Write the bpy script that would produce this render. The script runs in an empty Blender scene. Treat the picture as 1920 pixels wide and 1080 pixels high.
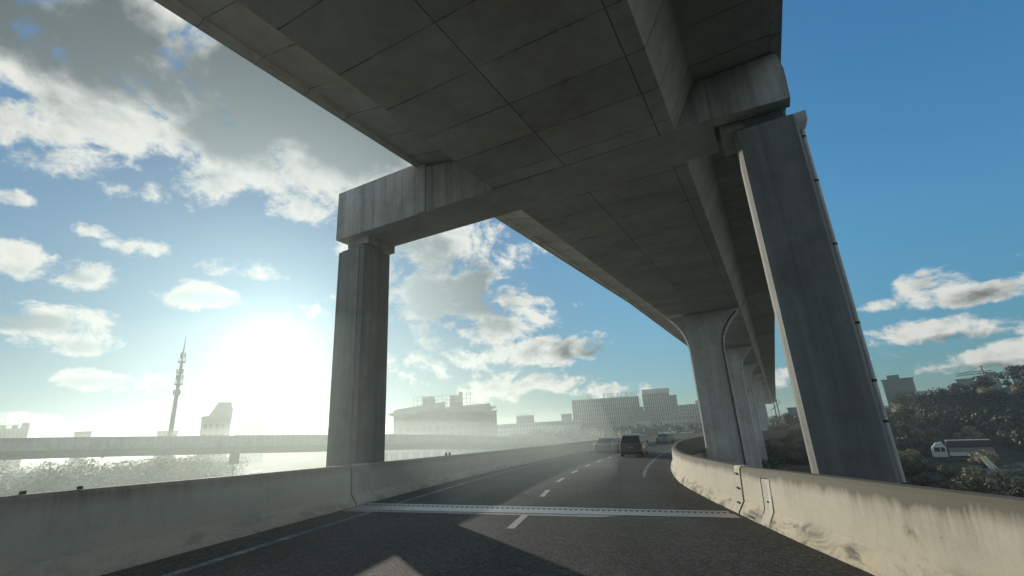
import bpy, bmesh, math, random
from mathutils import Vector, Matrix
rnd = random.Random(7)
R = math.radians
C = bpy.context.scene.collection
SC = bpy.context.scene

# ------------------------------------------------------------------ camera
FPX = 853.33                       # 16 mm lens on a 36 mm frame, in pixels of a 1920 wide picture
up_c = Vector((-160, 2740, -FPX)).normalized()
fw_c = Vector((0, 0, -1)); yw_c = (fw_c - up_c * fw_c.dot(up_c)).normalized()
xw_c = yw_c.cross(up_c)
ROT = Matrix((xw_c, yw_c, up_c))   # camera axes -> world axes
cam_d = bpy.data.cameras.new('camera'); cam = bpy.data.objects.new('camera', cam_d); C.objects.link(cam)
cam_d.lens = 16; cam_d.sensor_width = 36; cam_d.clip_start = .05; cam_d.clip_end = 9000
cam.matrix_world = ROT.to_4x4()
SC.camera = cam

def ray(px, py):
    return (ROT @ Vector(((px - 960) / FPX, (540 - py) / FPX, -1))).normalized()
def at(px, py, r):
    """point at horizontal distance r in the direction seen at that pixel"""
    d = ray(px, py); return d * (r / math.hypot(d.x, d.y))
def azel(px, py):
    d = ray(px, py); return math.atan2(d.x, d.y), math.asin(d.z)

# ------------------------------------------------------------------ helpers
class MB:
    def __init__(s): s.v = []; s.f = []; s.uv = []
    def face(s, ids, uvs=None): s.f.append(tuple(ids)); s.uv.append(uvs)
    def add(s, pts): n = len(s.v); s.v += [tuple(p) for p in pts]; return n
    def hexa(s, p8):
        n = s.add(p8)
        for q in ((0, 3, 2, 1), (4, 5, 6, 7), (0, 1, 5, 4), (1, 2, 6, 5), (2, 3, 7, 6), (3, 0, 4, 7)):
            s.face([n + i for i in q])
        return s
    def box(s, x0, x1, y0, y1, z0, z1):
        return s.hexa([(x0, y0, z0), (x1, y0, z0), (x1, y1, z0), (x0, y1, z0), (x0, y0, z1), (x1, y0, z1), (x1, y1, z1), (x0, y1, z1)])
    def obox(s, c, sx, sy, sz, rz=0, tilt=None):
        m = Matrix.Rotation(rz, 3, 'Z')
        if tilt is not None: m = m @ Matrix.Rotation(tilt, 3, 'Y')
        P = [(-1, -1, -1), (1, -1, -1), (1, 1, -1), (-1, 1, -1), (-1, -1, 1), (1, -1, 1), (1, 1, 1), (-1, 1, 1)]
        return s.hexa([Vector(c) + m @ Vector((p[0] * sx / 2, p[1] * sy / 2, p[2] * sz / 2)) for p in P])
    def loft(s, rings, closed=True, caps=True, uvf=None):
        n0 = len(s.v); m = len(rings[0])
        for r in rings: s.add(r)
        for i in range(len(rings) - 1):
            for j in range(m if closed else m - 1):
                k = (j + 1) % m
                ids = [n0 + i * m + j, n0 + i * m + k, n0 + (i + 1) * m + k, n0 + (i + 1) * m + j]
                s.face(ids, [uvf(i, j), uvf(i, j + 1), uvf(i + 1, j + 1), uvf(i + 1, j)] if uvf else None)
        if caps and closed:
            s.face([n0 + j for j in range(m)][::-1]); s.face([n0 + (len(rings) - 1) * m + j for j in range(m)])
        return s
    def prism(s, prof, x0, x1, axis='x', in0=None):
        """closed 2-D profile extruded from x0 to x1; axis names the extrusion direction"""
        def P(a, b, t): return (t, a, b) if axis == 'x' else ((a, t, b) if axis == 'y' else (a, b, t))
        return s.loft([[P(a, b, x0) for a, b in prof], [P(a, b, x1) for a, b in (in0 or prof)]])
    def tube(s, pts, r, n=8, caps=True):
        pts = [Vector(p) for p in pts]; rings = []
        rr = r if isinstance(r, (list, tuple)) else [r] * len(pts)
        for i, p in enumerate(pts):
            t = (pts[min(i + 1, len(pts) - 1)] - pts[max(i - 1, 0)]).normalized()
            a = t.cross(Vector((0, 0, 1)) if abs(t.z) < .95 else Vector((1, 0, 0))).normalized(); b = t.cross(a)
            rings.append([p + (a * math.cos(2 * math.pi * k / n) + b * math.sin(2 * math.pi * k / n)) * rr[i] for k in range(n)])
        return s.loft(rings, True, caps)
    def bar(s, a, b, w): return s.tube([a, b], w, 4)
    def build(s, name, mat, parent=None, smooth=None, bevel=0, loc=None, normals=True):
        me = bpy.data.meshes.new(name); me.from_pydata(s.v, [], s.f); me.update()
        if any(s.uv):
            l = me.uv_layers.new(name='UVMap'); i = 0
            for f, u in zip(s.f, s.uv):
                for k in range(len(f)):
                    l.data[i].uv = u[k] if u else (0, 0); i += 1
        if normals or bevel:
            bm = bmesh.new(); bm.from_mesh(me)
            if normals: bmesh.ops.recalc_face_normals(bm, faces=bm.faces)
            if bevel:
                es = [e for e in bm.edges if len(e.link_faces) == 2 and e.calc_face_angle(0) > R(35)]
                bmesh.ops.bevel(bm, geom=es, offset=bevel, segments=2, affect='EDGES', profile=.6, clamp_overlap=True)
            bm.to_mesh(me); bm.free()
        if smooth is not None or bevel:
            me.shade_smooth(); me.set_sharp_from_angle(angle=R(smooth if smooth else 40))
        me.materials.append(mat)
        o = bpy.data.objects.new(name, me); C.objects.link(o)
        if parent: o.parent = parent
        if loc is not None: o.location = loc
        return o

def tag(o, label=None, cat=None, group=None, kind=None):
    if label: o['label'] = label
    if cat: o['category'] = cat
    if group: o['group'] = group
    if kind: o['kind'] = kind
    return o
def empty(name, loc=(0, 0, 0), rz=0, label=None, cat=None, group=None):
    o = bpy.data.objects.new(name, None); C.objects.link(o); o.empty_display_size = .3
    o.location = loc; o.rotation_euler = (0, 0, rz)
    return tag(o, label, cat, group)
def copy_tree(o, parent=None):
    c = o.copy(); C.objects.link(c); c.parent = parent
    for ch in [k for k in C.objects if k.parent is o]: copy_tree(ch, c)
    return c

# ------------------------------------------------------------------ materials
class NT:
    def __init__(s, nt): s.t = nt; s.n = nt.nodes; s.l = nt.links
    def new(s, ty, **k):
        n = s.n.new(ty)
        for a, b in k.items(): setattr(n, a, b)
        return n
    def put(s, sock, v):
        if hasattr(v, 'is_linked') or isinstance(v, bpy.types.NodeSocket): s.l.new(v, sock)
        else: sock.default_value = v
    def m(s, op, a, b=None, c=None, clamp=False):
        n = s.new('ShaderNodeMath', operation=op, use_clamp=clamp); s.put(n.inputs[0], a)
        if b is not None: s.put(n.inputs[1], b)
        if c is not None: s.put(n.inputs[2], c)
        return n.outputs[0]
    def vm(s, op, a, b=None, out=0):
        n = s.new('ShaderNodeVectorMath', operation=op); s.put(n.inputs[0], a)
        if b is not None:
            if op == 'SCALE': s.put(n.inputs['Scale'], b)
            else: s.put(n.inputs[1], b)
        return n.outputs['Value'] if op in ('DOT_PRODUCT', 'LENGTH') else n.outputs[0]
    def sstep(s, x, a, b, lo=0., hi=1.):
        n = s.new('ShaderNodeMapRange', interpolation_type='SMOOTHSTEP'); s.put(n.inputs[0], x)
        for i, v in enumerate((a, b, lo, hi)): s.put(n.inputs[i + 1], v)
        return n.outputs[0]
    def lin(s, x, a, b, lo=0., hi=1.):
        n = s.new('ShaderNodeMapRange', clamp=True); s.put(n.inputs[0], x)
        for i, v in enumerate((a, b, lo, hi)): s.put(n.inputs[i + 1], v)
        return n.outputs[0]
    def noise(s, vec, scale, detail=4., rough=.55, dist=0.):
        n = s.new('ShaderNodeTexNoise'); s.put(n.inputs['Vector'], vec)
        n.inputs['Scale'].default_value = scale; n.inputs['Detail'].default_value = detail
        n.inputs['Roughness'].default_value = rough; n.inputs['Distortion'].default_value = dist
        return n.outputs[0]
    def mapv(s, vec, scale=(1, 1, 1), loc=(0, 0, 0)):
        n = s.new('ShaderNodeMapping'); s.put(n.inputs[0], vec); n.inputs['Scale'].default_value = scale; n.inputs['Location'].default_value = loc
        return n.outputs[0]
    def mix(s, f, a, b, mode='MIX'):
        n = s.new('ShaderNodeMix', data_type='RGBA', blend_type=mode); s.put(n.inputs[0], f)
        for sock, v in ((n.inputs[6], a), (n.inputs[7], b)):
            s.put(sock, v if not isinstance(v, (tuple, list)) else (*v, 1.) if len(v) == 3 else v)
        return n.outputs[2]

def mat(name):
    m = bpy.data.materials.new(name); m.use_nodes = True; t = NT(m.node_tree)
    b = m.node_tree.nodes['Principled BSDF']; return m, t, b
def plain(name, col, rough=.6, metal=0., var=.12, sc=3., spec=.5):
    m, t, b = mat(name); tc = t.new('ShaderNodeTexCoord').outputs['Object']
    n = t.noise(tc, sc, 4.)
    f = t.lin(n, .3, .7, 1 - var, 1 + var)
    c = t.mix(1., (*col, 1), t.new('ShaderNodeCombineColor').outputs[0], 'MULTIPLY')
    cc = t.n[-1]
    comb = [x for x in t.n if x.bl_idname == 'ShaderNodeCombineColor'][0]
    for i in range(3): t.put(comb.inputs[i], f)
    t.l.new(c, b.inputs['Base Color']); b.inputs['Roughness'].default_value = rough; b.inputs['Metallic'].default_value = metal
    b.inputs['Specular IOR Level'].default_value = spec
    return m
def bump(t, b, h, strength=.3, dist=.02):
    n = t.new('ShaderNodeBump'); n.inputs['Strength'].default_value = strength; n.inputs['Distance'].default_value = dist
    t.put(n.inputs['Height'], h); t.l.new(n.outputs[0], b.inputs['Normal'])

def concrete(name, col=(.33, .32, .29), lines=None, streak=.35, ztop=None, pits=.6):
    """mottled cast concrete with pour stains, pits and water streaks; lines = (pitch, start, [long lines]) draws formwork joints"""
    m, t, b = mat(name); tc = t.new('ShaderNodeTexCoord').outputs['Object']
    n1 = t.noise(tc, .45, 5., .6, .4); n2 = t.noise(tc, 2.6, 6., .65); n3 = t.noise(tc, 22., 3., .7)
    st = t.noise(t.mapv(tc, (3.2, 3.2, .12)), 1., 5., .6)
    f = t.m('MULTIPLY', t.lin(n1, .25, .75, .72, 1.2), t.lin(n2, .2, .8, .82, 1.15))
    f = t.m('MULTIPLY', f, t.lin(n3, .2, .8, .9, 1.1))
    nz = t.new('ShaderNodeSeparateXYZ'); t.put(nz.inputs[0], t.new('ShaderNodeNewGeometry').outputs['Normal'])
    upr = t.sstep(t.m('ABSOLUTE', nz.outputs[2]), .75, .35)
    f = t.m('MULTIPLY', f, t.m('SUBTRACT', 1.04, t.m('MULTIPLY', upr, t.lin(st, .35, .7, -.04, streak))))
    vor = t.new('ShaderNodeTexVoronoi'); t.put(vor.inputs['Vector'], tc); vor.inputs['Scale'].default_value = 2.1
    vr = t.new('ShaderNodeTexNoise'); t.put(vr.inputs['Vector'], tc); vr.inputs['Scale'].default_value = 1.3
    pit = t.m('MULTIPLY', t.sstep(vor.outputs['Distance'], .055, .03), t.sstep(vr.outputs[0], .36, .5))
    f = t.m('MULTIPLY', f, t.m('SUBTRACT', 1., t.m('MULTIPLY', pit, pits)))
    hgt = t.m('SUBTRACT', t.m('MULTIPLY', n3, .25), pit)
    if lines:
        pitch, start, longs = lines
        sp = t.new('ShaderNodeSeparateXYZ'); t.put(sp.inputs[0], tc); x, y = sp.outputs[0], sp.outputs[1]
        wob = t.m('MULTIPLY', t.m('SUBTRACT', t.noise(tc, 3., 2.), .5), .02)
        q = t.m('ABSOLUTE', t.m('SUBTRACT', t.m('FRACT', t.m('ADD', t.m('DIVIDE', t.m('SUBTRACT', t.m('ADD', y, wob), start), pitch), .5)), .5))
        fade = t.lin(t.noise(tc, .8, 4., .7), .36, .6, .25, 1.)
        ln = t.m('MULTIPLY', t.sstep(q, .018, .006), fade)
        for lx in longs:
            dx = t.m('ABSOLUTE', t.m('SUBTRACT', t.m('ADD', x, wob), lx))
            ln = t.m('MAXIMUM', ln, t.m('MULTIPLY', t.sstep(dx, .022, .008), .9))
        leak = t.m('MULTIPLY', t.sstep(q, .14, .0), t.sstep(t.noise(t.mapv(tc, (.9, 2.5, 1)), 1., 5., .65), .52, .72))
        f = t.m('MULTIPLY', f, t.m('SUBTRACT', 1., t.m('MULTIPLY', leak, .35)))
        f = t.m('MULTIPLY', f, t.m('SUBTRACT', 1., t.m('MULTIPLY', ln, .72)))
        # panels differ a little
        ipan = t.m('FLOOR', t.m('DIVIDE', t.m('SUBTRACT', y, start), pitch)); ip2 = t.m('FLOOR', t.m('DIVIDE', t.m('ADD', x, 4.1), 2.8))
        wn = t.new('ShaderNodeTexWhiteNoise', noise_dimensions='2D'); cb = t.new('ShaderNodeCombineXYZ'); t.put(cb.inputs[0], ipan); t.put(cb.inputs[1], ip2); t.l.new(cb.outputs[0], wn.inputs['Vector'])
        f = t.m('MULTIPLY', f, t.lin(wn.outputs['Value'], 0, 1, .9, 1.1))
        hgt = t.m('SUBTRACT', hgt, ln)
    comb = t.new('ShaderNodeCombineColor')
    for i in range(3): t.put(comb.inputs[i], f)
    hue = t.mix(t.lin(n1, .35, .7), col, (col[0] * .9, col[1] * .96, col[2] * 1.04))
    c = t.mix(1., hue, comb.outputs[0], 'MULTIPLY')
    t.l.new(c, b.inputs['Base Color']); b.inputs['Roughness'].default_value = .85; b.inputs['Specular IOR Level'].default_value = .3
    bump(t, b, hgt, .35, .02)
    return m

def barrier_mat(name, col, grime):
    """UV: u metres along the barrier, v metres up its face"""
    m, t, b = mat(name); uv = t.new('ShaderNodeTexCoord').outputs['UV']
    sp = t.new('ShaderNodeSeparateXYZ'); t.put(sp.inputs[0], uv); v = sp.outputs[1]
    obj = t.new('ShaderNodeTexCoord').outputs['Object']
    n1 = t.noise(uv, .9, 6., .65, .5); n2 = t.noise(uv, 7., 5., .7); n3 = t.noise(obj, 60., 3., .7)
    st = t.noise(t.mapv(uv, (2.4, .28, 1)), 1., 9., .72, .35)
    st2 = t.noise(t.mapv(uv, (11., .55, 1)), 1., 6., .7, .5)
    band = t.noise(t.mapv(uv, (.35, .1, 1)), 1., 3.)
    top = t.lin(v, .35, 1.28, 0., 1.)
    run = t.m('MULTIPLY', t.sstep(t.m('ADD', t.m('MULTIPLY', st, .75), t.m('MULTIPLY', st2, .3)), .36, .86), t.m('POWER', top, 1.5))
    run = t.m('MULTIPLY', run, t.m('MULTIPLY', t.lin(band, .38, .60, .45, 1.5), t.lin(sp.outputs[0], -2., -8., .8, 1.35)))
    topd = t.m('MULTIPLY', t.sstep(t.m('ADD', v, t.m('MULTIPLY', n1, .35)), 1.02, 1.32), .75)
    n4 = t.noise(t.mapv(uv, (1.1, 3., 1)), 1., 6., .65, .8)
    base = t.m('MULTIPLY', t.sstep(t.m('ADD', v, t.m('MULTIPLY', t.m('SUBTRACT', n1, .5), .55)), .42, .20), t.sstep(n4, .44, .66))
    mould = t.m('MULTIPLY', t.sstep(n1, .56, .74), t.sstep(n2, .40, .70))
    d = t.m('MULTIPLY', t.m('ADD', t.m('ADD', t.m('MULTIPLY', run, .95), topd), t.m('ADD', t.m('MULTIPLY', base, .7), t.m('MULTIPLY', mould, .55))), grime, None, True)
    d = t.m('MINIMUM', d, .9)
    hair = t.new('ShaderNodeTexVoronoi'); t.put(hair.inputs['Vector'], uv); hair.inputs['Scale'].default_value = 3.
    pit = t.sstep(hair.outputs['Distance'], .06, .03)
    f = t.m('MULTIPLY', t.lin(n1, .25, .75, .86, 1.12), t.m('MULTIPLY', t.lin(n2, .2, .8, .9, 1.08), t.lin(n3, .2, .8, .9, 1.1)))
    f = t.m('MULTIPLY', f, t.m('SUBTRACT', 1., t.m('MULTIPLY', pit, .35)))
    comb = t.new('ShaderNodeCombineColor')
    for i in range(3): t.put(comb.inputs[i], f)
    warm = t.mix(t.sstep(t.m('ADD', t.m('MULTIPLY', v, -.6), n1), .05, .5), col, (col[0] * 1.0, col[1] * .95, col[2] * .84))
    c = t.mix(1., warm, comb.outputs[0], 'MULTIPLY')
    c = t.mix(d, c, (.075, .070, .050))
    t.l.new(c, b.inputs['Base Color']); b.inputs['Roughness'].default_value = .8; b.inputs['Specular IOR Level'].default_value = .3
    bump(t, b, t.m('SUBTRACT', t.m('ADD', t.m('MULTIPLY', n3, .4), t.m('MULTIPLY', n2, .5)), pit), .3, .012)
    return m

def asphalt_mat():
    m, t, b = mat('asphalt'); tc = t.new('ShaderNodeTexCoord').outputs['Object']
    uv = t.new('ShaderNodeTexCoord').outputs['UV']; sp = t.new('ShaderNodeSeparateXYZ'); t.put(sp.inputs[0], uv)
    vo = t.new('ShaderNodeTexVoronoi'); t.put(vo.inputs['Vector'], tc); vo.inputs['Scale'].default_value = 30.
    g = t.noise(tc, 30., 4., .75); big = t.noise(tc, .35, 5., .6, .5); mid = t.noise(tc, 4., 4., .6)
    tracks = t.m('SINE', t.m('MULTIPLY', sp.outputs[0], 2 * math.pi * 5.2))
    lane = t.lin(tracks, -1, 1, .9, 1.1)
    vc = t.new('ShaderNodeSeparateColor'); t.l.new(vo.outputs['Color'], vc.inputs[0])
    f = t.m('MULTIPLY', t.lin(vc.outputs[0], 0, 1, .25, 2.2), t.lin(g, .3, .7, .5, 1.6))
    f = t.m('MULTIPLY', f, t.m('MULTIPLY', t.lin(big, .3, .7, .75, 1.25), t.lin(mid, .3, .7, .9, 1.1)))
    f = t.m('MULTIPLY', f, lane)
    comb = t.new('ShaderNodeCombineColor')
    for i, k in enumerate((.039, .039, .036)): t.put(comb.inputs[i], t.m('MULTIPLY', f, k))
    t.l.new(comb.outputs[0], b.inputs['Base Color']); t.put(b.inputs['Roughness'], t.lin(g, .3, .7, .7, .9)); b.inputs['Specular IOR Level'].default_value = .14
    bump(t, b, t.m('ADD', vo.outputs['Distance'], g), .7, .012)
    return m
def paint_mat(name, wear):
    m, t, b = mat(name); tc = t.new('ShaderNodeTexCoord').outputs['Object']
    n = t.noise(tc, 26., 5., .75); n2 = t.noise(tc, 2.2, 4., .6)
    k = t.sstep(t.m('ADD', t.m('MULTIPLY', n, .7), t.m('MULTIPLY', n2, .45)), wear - .1, wear + .12)
    t.l.new(t.mix(k, (.05, .05, .047), (.38, .38, .35)), b.inputs['Base Color']); b.inputs['Roughness'].default_value = .75
    bump(t, b, n, .4, .006)
    return m
def leaf_mat(name, col, var=.45):
    m, t, b = mat(name); g = t.new('ShaderNodeNewGeometry'); tc = t.new('ShaderNodeTexCoord').outputs['Object']
    oi = t.new('ShaderNodeObjectInfo').outputs['Random']
    n = t.noise(tc, .8, 3.)
    f = t.m('MULTIPLY', t.lin(g.outputs['Random Per Island'], 0, 1, 1 - var, 1 + var), t.lin(n, .3, .7, .7, 1.3))
    f = t.m('MULTIPLY', f, t.lin(oi, 0, 1, .75, 1.3))
    comb = t.new('ShaderNodeCombineColor')
    for i in range(3): t.put(comb.inputs[i], t.m('MULTIPLY', f, col[i]))
    warm = t.mix(t.lin(oi, 0, 1, 0, .5), comb.outputs[0], t.mix(1., comb.outputs[0], (1.25, 1.0, .75), 'MULTIPLY'))
    b.inputs['Roughness'].default_value = .6; b.inputs['Specular IOR Level'].default_value = .35
    t.l.new(warm, b.inputs['Base Color'])
    tr = t.new('ShaderNodeBsdfTranslucent'); t.l.new(warm, tr.inputs[0])
    mx = t.new('ShaderNodeMixShader'); mx.inputs[0].default_value = .10
    out = [x for x in t.n if x.bl_idname == 'ShaderNodeOutputMaterial'][0]
    t.l.new(b.outputs[0], mx.inputs[1]); t.l.new(tr.outputs[0], mx.inputs[2]); t.l.new(mx.outputs[0], out.inputs[0])
    return m
def facade_mat(name, col, win, pw, ph, fw=.45, fh=.5, z0=0.):
    """storey and bay grid of far facades is modelled; this adds the panel joints and grime of the wall itself"""
    m, t, b = mat(name); tc = t.new('ShaderNodeTexCoord').outputs['Object']
    n = t.noise(tc, .25, 4.); n2 = t.noise(tc, 1.5, 3.)
    f = t.m('MULTIPLY', t.lin(n, .3, .7, .85, 1.15), t.lin(n2, .3, .7, .92, 1.08))
    comb = t.new('ShaderNodeCombineColor')
    for i in range(3): t.put(comb.inputs[i], t.m('MULTIPLY', f, col[i]))
    t.l.new(comb.outputs[0], b.inputs['Base Color']); b.inputs['Roughness'].default_value = .8
    return m

M = {}
M['soffit'] = concrete('girder_concrete', (.45, .435, .385), lines=(1.39, 5.23, [-4.1, -1.3]), streak=.12)
M['cap'] = concrete('cap_concrete', (.45, .445, .40), streak=.5, pits=.8)
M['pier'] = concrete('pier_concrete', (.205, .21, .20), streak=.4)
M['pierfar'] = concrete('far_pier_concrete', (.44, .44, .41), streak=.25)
M['bar_r'] = barrier_mat('stained_barrier_concrete', (.43, .405, .335), 1.35)
M['bar_l'] = barrier_mat('grey_barrier_concrete', (.40, .40, .37), .55)
M['panel'] = concrete('patch_concrete', (.40, .40, .36), streak=.3)
M['hatch'] = concrete('hatch_concrete', (.50, .475, .40), streak=.3)
M['asphalt'] = asphalt_mat()
M['dash'] = paint_mat('dash_paint', .42); M['edge'] = paint_mat('worn_paint', .62)
M['steel'] = plain('joint_steel', (.38, .38, .37), .5, .85, .18, 9.)
M['epoxy'] = plain('joint_mortar', (.30, .29, .26), .8, 0, .25, 6.)
M['black'] = plain('dark_gap', (.012, .012, .012), .9)
M['pipe'] = plain('grey_drain_pipe', (.42, .44, .43), .5, 0, .15, 4.)
M['clamp'] = plain('dark_clamp', (.03, .03, .03), .6)
M['rust'] = plain('rusty_iron', (.06, .05, .045), .7, .3)
M['farconc'] = concrete('far_viaduct_concrete', (.34, .34, .32), streak=.3)
M['bld'] = facade_mat('office_wall', (.34, .35, .33), 0, 0, 0)
M['bld2'] = facade_mat('grey_block_wall', (.26, .27, .27), 0, 0, 0)
M['bldw'] = facade_mat('white_wall', (.62, .60, .54), 0, 0, 0)
M['bldd'] = facade_mat('dark_block_wall', (.13, .14, .15), 0, 0, 0)
M['glass'] = plain('dark_window_glass', (.045, .055, .06), .25, 0, .3, .4)
M['farglass'] = plain('far_window_glass', (.13, .14, .14), .5, 0, .2, .4)
M['metal'] = plain('galvanised_metal', (.35, .36, .36), .5, .5)
M['dkmetal'] = plain('dark_steel', (.07, .075, .08), .6, .2)
M['sign'] = plain('sign_back', (.16, .18, .16), .6)
M['letters'] = plain('pale_sign_letters', (.55, .56, .55), .5)
M['leafD'] = leaf_mat('grey_green_leaves', (.11, .115, .08))
M['bark'] = plain('bark', (.07, .055, .04), .9, 0, .3, 5.)
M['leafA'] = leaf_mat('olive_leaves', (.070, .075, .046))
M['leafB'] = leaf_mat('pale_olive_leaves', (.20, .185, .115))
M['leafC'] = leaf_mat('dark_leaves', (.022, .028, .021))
M['tyre'] = plain('tyre_rubber', (.02, .02, .02), .85)
M['rim'] = plain('alloy_rim', (.35, .36, .37), .35, .8)
M['redlamp'] = plain('red_lamp_lens', (.08, .012, .012), .2)
M['plate'] = plain('licence_plate', (.16, .18, .22), .4)
M['carglass'] = plain('car_glass', (.012, .013, .013), .22, 0, .05, 3., .25)
def carpaint(name, col, rough=.28, metal=.3):
    m = plain(name, col, rough, metal, .04); b = m.node_tree.nodes['Principled BSDF']
    b.inputs['Coat Weight'].default_value = .3; b.inputs['Coat Roughness'].default_value = .08
    return m
M['cblack'] = carpaint('black_car_paint', (.010, .011, .011), .3, 0.); M['csilver'] = carpaint('grey_green_car_paint', (.12, .13, .125), .35)
M['cgrey'] = carpaint('dark_grey_car_paint', (.075, .08, .08)); M['cwhite'] = carpaint('white_car_paint', (.50, .51, .50), .35, 0.)
M['trim'] = plain('black_trim', (.02, .02, .02), .5)
M['tarp'] = plain('dark_tarpaulin', (.035, .038, .04), .8)
M['slab'] = plain('pale_slab', (.62, .58, .46), .8)
M['dome'] = plain('pale_sheet_roof', (.5, .51, .5), .5, .1)

def ground_mat():
    m, t, b = mat('valley_ground'); tc = t.new('ShaderNodeTexCoord').outputs['Object']
    n1 = t.noise(tc, .035, 6., .6, .6); n2 = t.noise(tc, .3, 6., .7); n3 = t.noise(tc, 2.4, 5., .7)
    c = t.mix(t.sstep(n1, .42, .58), (.22, .21, .17), (.34, .32, .27))
    c = t.mix(t.sstep(n2, .45, .62), c, (.19, .19, .14))
    c = t.mix(t.lin(n3, .35, .7, 0, .5), c, (.10, .10, .075))
    sx = t.new('ShaderNodeSeparateXYZ'); t.put(sx.inputs[0], tc)
    veg = t.sstep(t.m('SUBTRACT', sx.outputs[0], t.m('MULTIPLY', sx.outputs[1], .42)), -12., 14.)
    c = t.mix(t.m('MULTIPLY', veg, .93), c, t.mix(t.sstep(n2, .4, .65), (.028, .031, .022), (.062, .058, .044)))
    t.l.new(c, b.inputs['Base Color']); b.inputs['Roughness'].default_value = .95; b.inputs['Specular IOR Level'].default_value = .1
    bump(t, b, t.m('ADD', n3, n2), .8, .3)
    return m
M['ground'] = ground_mat()

# ------------------------------------------------------------------ sun, sky, air
SAZ, SEL = R(-28.5), R(9.5)
SUN = Vector((math.sin(SAZ) * math.cos(SEL), math.cos(SAZ) * math.cos(SEL), math.sin(SEL)))
sl = bpy.data.lights.new('sun', 'SUN'); sl.energy = 4.4; sl.angle = R(.55); sl.color = (1., .92, .78)
so = bpy.data.objects.new('sun', sl); C.objects.link(so)
so.rotation_euler = (-SUN).to_track_quat('-Z', 'Y').to_euler()

W = bpy.data.worlds.new('World'); SC.world = W; W.use_nodes = True
t = NT(W.node_tree); bg = W.node_tree.nodes['Background']; STR = .12
bg.inputs['Strength'].default_value = STR
sky = t.new('ShaderNodeTexSky', sky_type='NISHITA'); sky.sun_disc = False
sky.sun_elevation = SEL; sky.sun_rotation = SAZ; sky.altitude = 20; sky.air_density = 1.2; sky.dust_density = .5; sky.ozone_density = 2.5
D = t.new('ShaderNodeTexCoord').outputs['Generated']
dn = t.vm('NORMALIZE', D)
cosg = t.m('MAXIMUM', t.vm('DOT_PRODUCT', dn, tuple(SUN)), 0.)
sep = t.new('ShaderNodeSeparateXYZ'); t.put(sep.inputs[0], dn)
zz = t.m('MAXIMUM', sep.outputs[2], 0.)
den = t.m('ADD', zz, .75)
P = t.vm('SCALE', dn, t.m('DIVIDE', 1., den))
warp = t.new('ShaderNodeTexNoise'); t.put(warp.inputs['Vector'], P); warp.inputs['Scale'].default_value = 4.; warp.inputs['Detail'].default_value = 3
P2 = t.vm('ADD', P, t.vm('SCALE', t.vm('SUBTRACT', warp.outputs['Color'], (.5, .5, .5)), .12))
n1 = t.noise(P2, 10.5, 12., .63)
n2 = t.noise(t.vm('ADD', P2, tuple(Vector((SUN.x, SUN.y, .35)).normalized() * .026)), 10.5, 8., .60)
big = t.noise(P, 2.2, 4., .5)
# clouds stand in the directions where the photograph has them: (direction, half width, half height in degrees-like units, weight)
def blob(px, py, hw, hh, amp=1., tilt=0.):
    c = ray(px, py); tt = Vector((c.y, -c.x, 0)).normalized(); ss = tt.cross(c) * -1
    if ss.z < 0: ss = -ss
    k = 1 / FPX * (c @ ray(960, 540)) if False else 1 / FPX * c.dot(ray(960, 540))
    if tilt:
        a = R(tilt); tt, ss = tt * math.cos(a) + ss * math.sin(a), ss * math.cos(a) - tt * math.sin(a)
    x = t.vm('DOT_PRODUCT', dn, tuple(tt / (hw * k))); y = t.vm('DOT_PRODUCT', dn, tuple(ss / (hh * k)))
    x0 = c.dot(tt) / (hw * k); y0 = c.dot(ss) / (hh * k)
    q = t.m('ADD', t.m('POWER', t.m('ABSOLUTE', t.m('SUBTRACT', x, x0)), 2.), t.m('POWER', t.m('ABSOLUTE', t.m('SUBTRACT', y, y0)), 2.))
    far = t.m('MULTIPLY', t.sstep(t.vm('DOT_PRODUCT', dn, tuple(c)), .5, .2), 9.)
    return t.m('MULTIPLY', t.m('SUBTRACT', 1., t.m('ADD', q, far)), amp)
def union(bl):
    r = None
    for x in bl:
        o = blob(*x); r = o if r is None else t.m('MAXIMUM', r, o)
    return r
CLOUDS = [(40, 10, 480, 130, 1.25), (60, 70, 330, 150, 1.15), (330, 60, 300, 130, 1.1), (250, 200, 230, 120, 1.1), (50, 230, 130, 60, .8), (190, 320, 140, 50, .8), (520, 190, 210, 150, 1.15),
          (520, 330, 180, 85, 1.1), (650, 250, 160, 130, 1.1), (22, 370, 34, 18, .6), (165, 432, 50, 18, .6), (85, 500, 110, 40, .85), (245, 462, 60, 20, .55),
          (450, 503, 85, 28, .85), (375, 554, 95, 30, .85), (70, 596, 120, 38, .95), (155, 640, 95, 32, .85), (585, 588, 60, 18, .7), (225, 714, 140, 24, .85, 0),
          (60, 788, 110, 14, .5), (800, 470, 170, 80, 1.0), (830, 560, 210, 75, 1.1), (930, 600, 150, 60, .9), (1040, 655, 140, 38, 1.05), (950, 722, 150, 38, .8), (1010, 575, 60, 32, .7), (980, 480, 70, 34, .7),
          (1140, 735, 90, 18, .5), (820, 680, 110, 50, .6), (1770, 532, 70, 44, .95), (1850, 545, 90, 30, .9), (1720, 628, 80, 26, .8), (1800, 618, 110, 30, .95), (1860, 668, 120, 32, .95), (1790, 685, 60, 18, .7), (1640, 670, 40, 12, .5), (1905, 478, 40, 10, .4),
          (1640, 575, 34, 12, .5), (1470, 700, 40, 22, .6), (1235, 655, 36, 12, .4), (420, 130, 200, 120, 1.1), (760, 420, 120, 60, .9), (880, 440, 110, 50, .8)]
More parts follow.
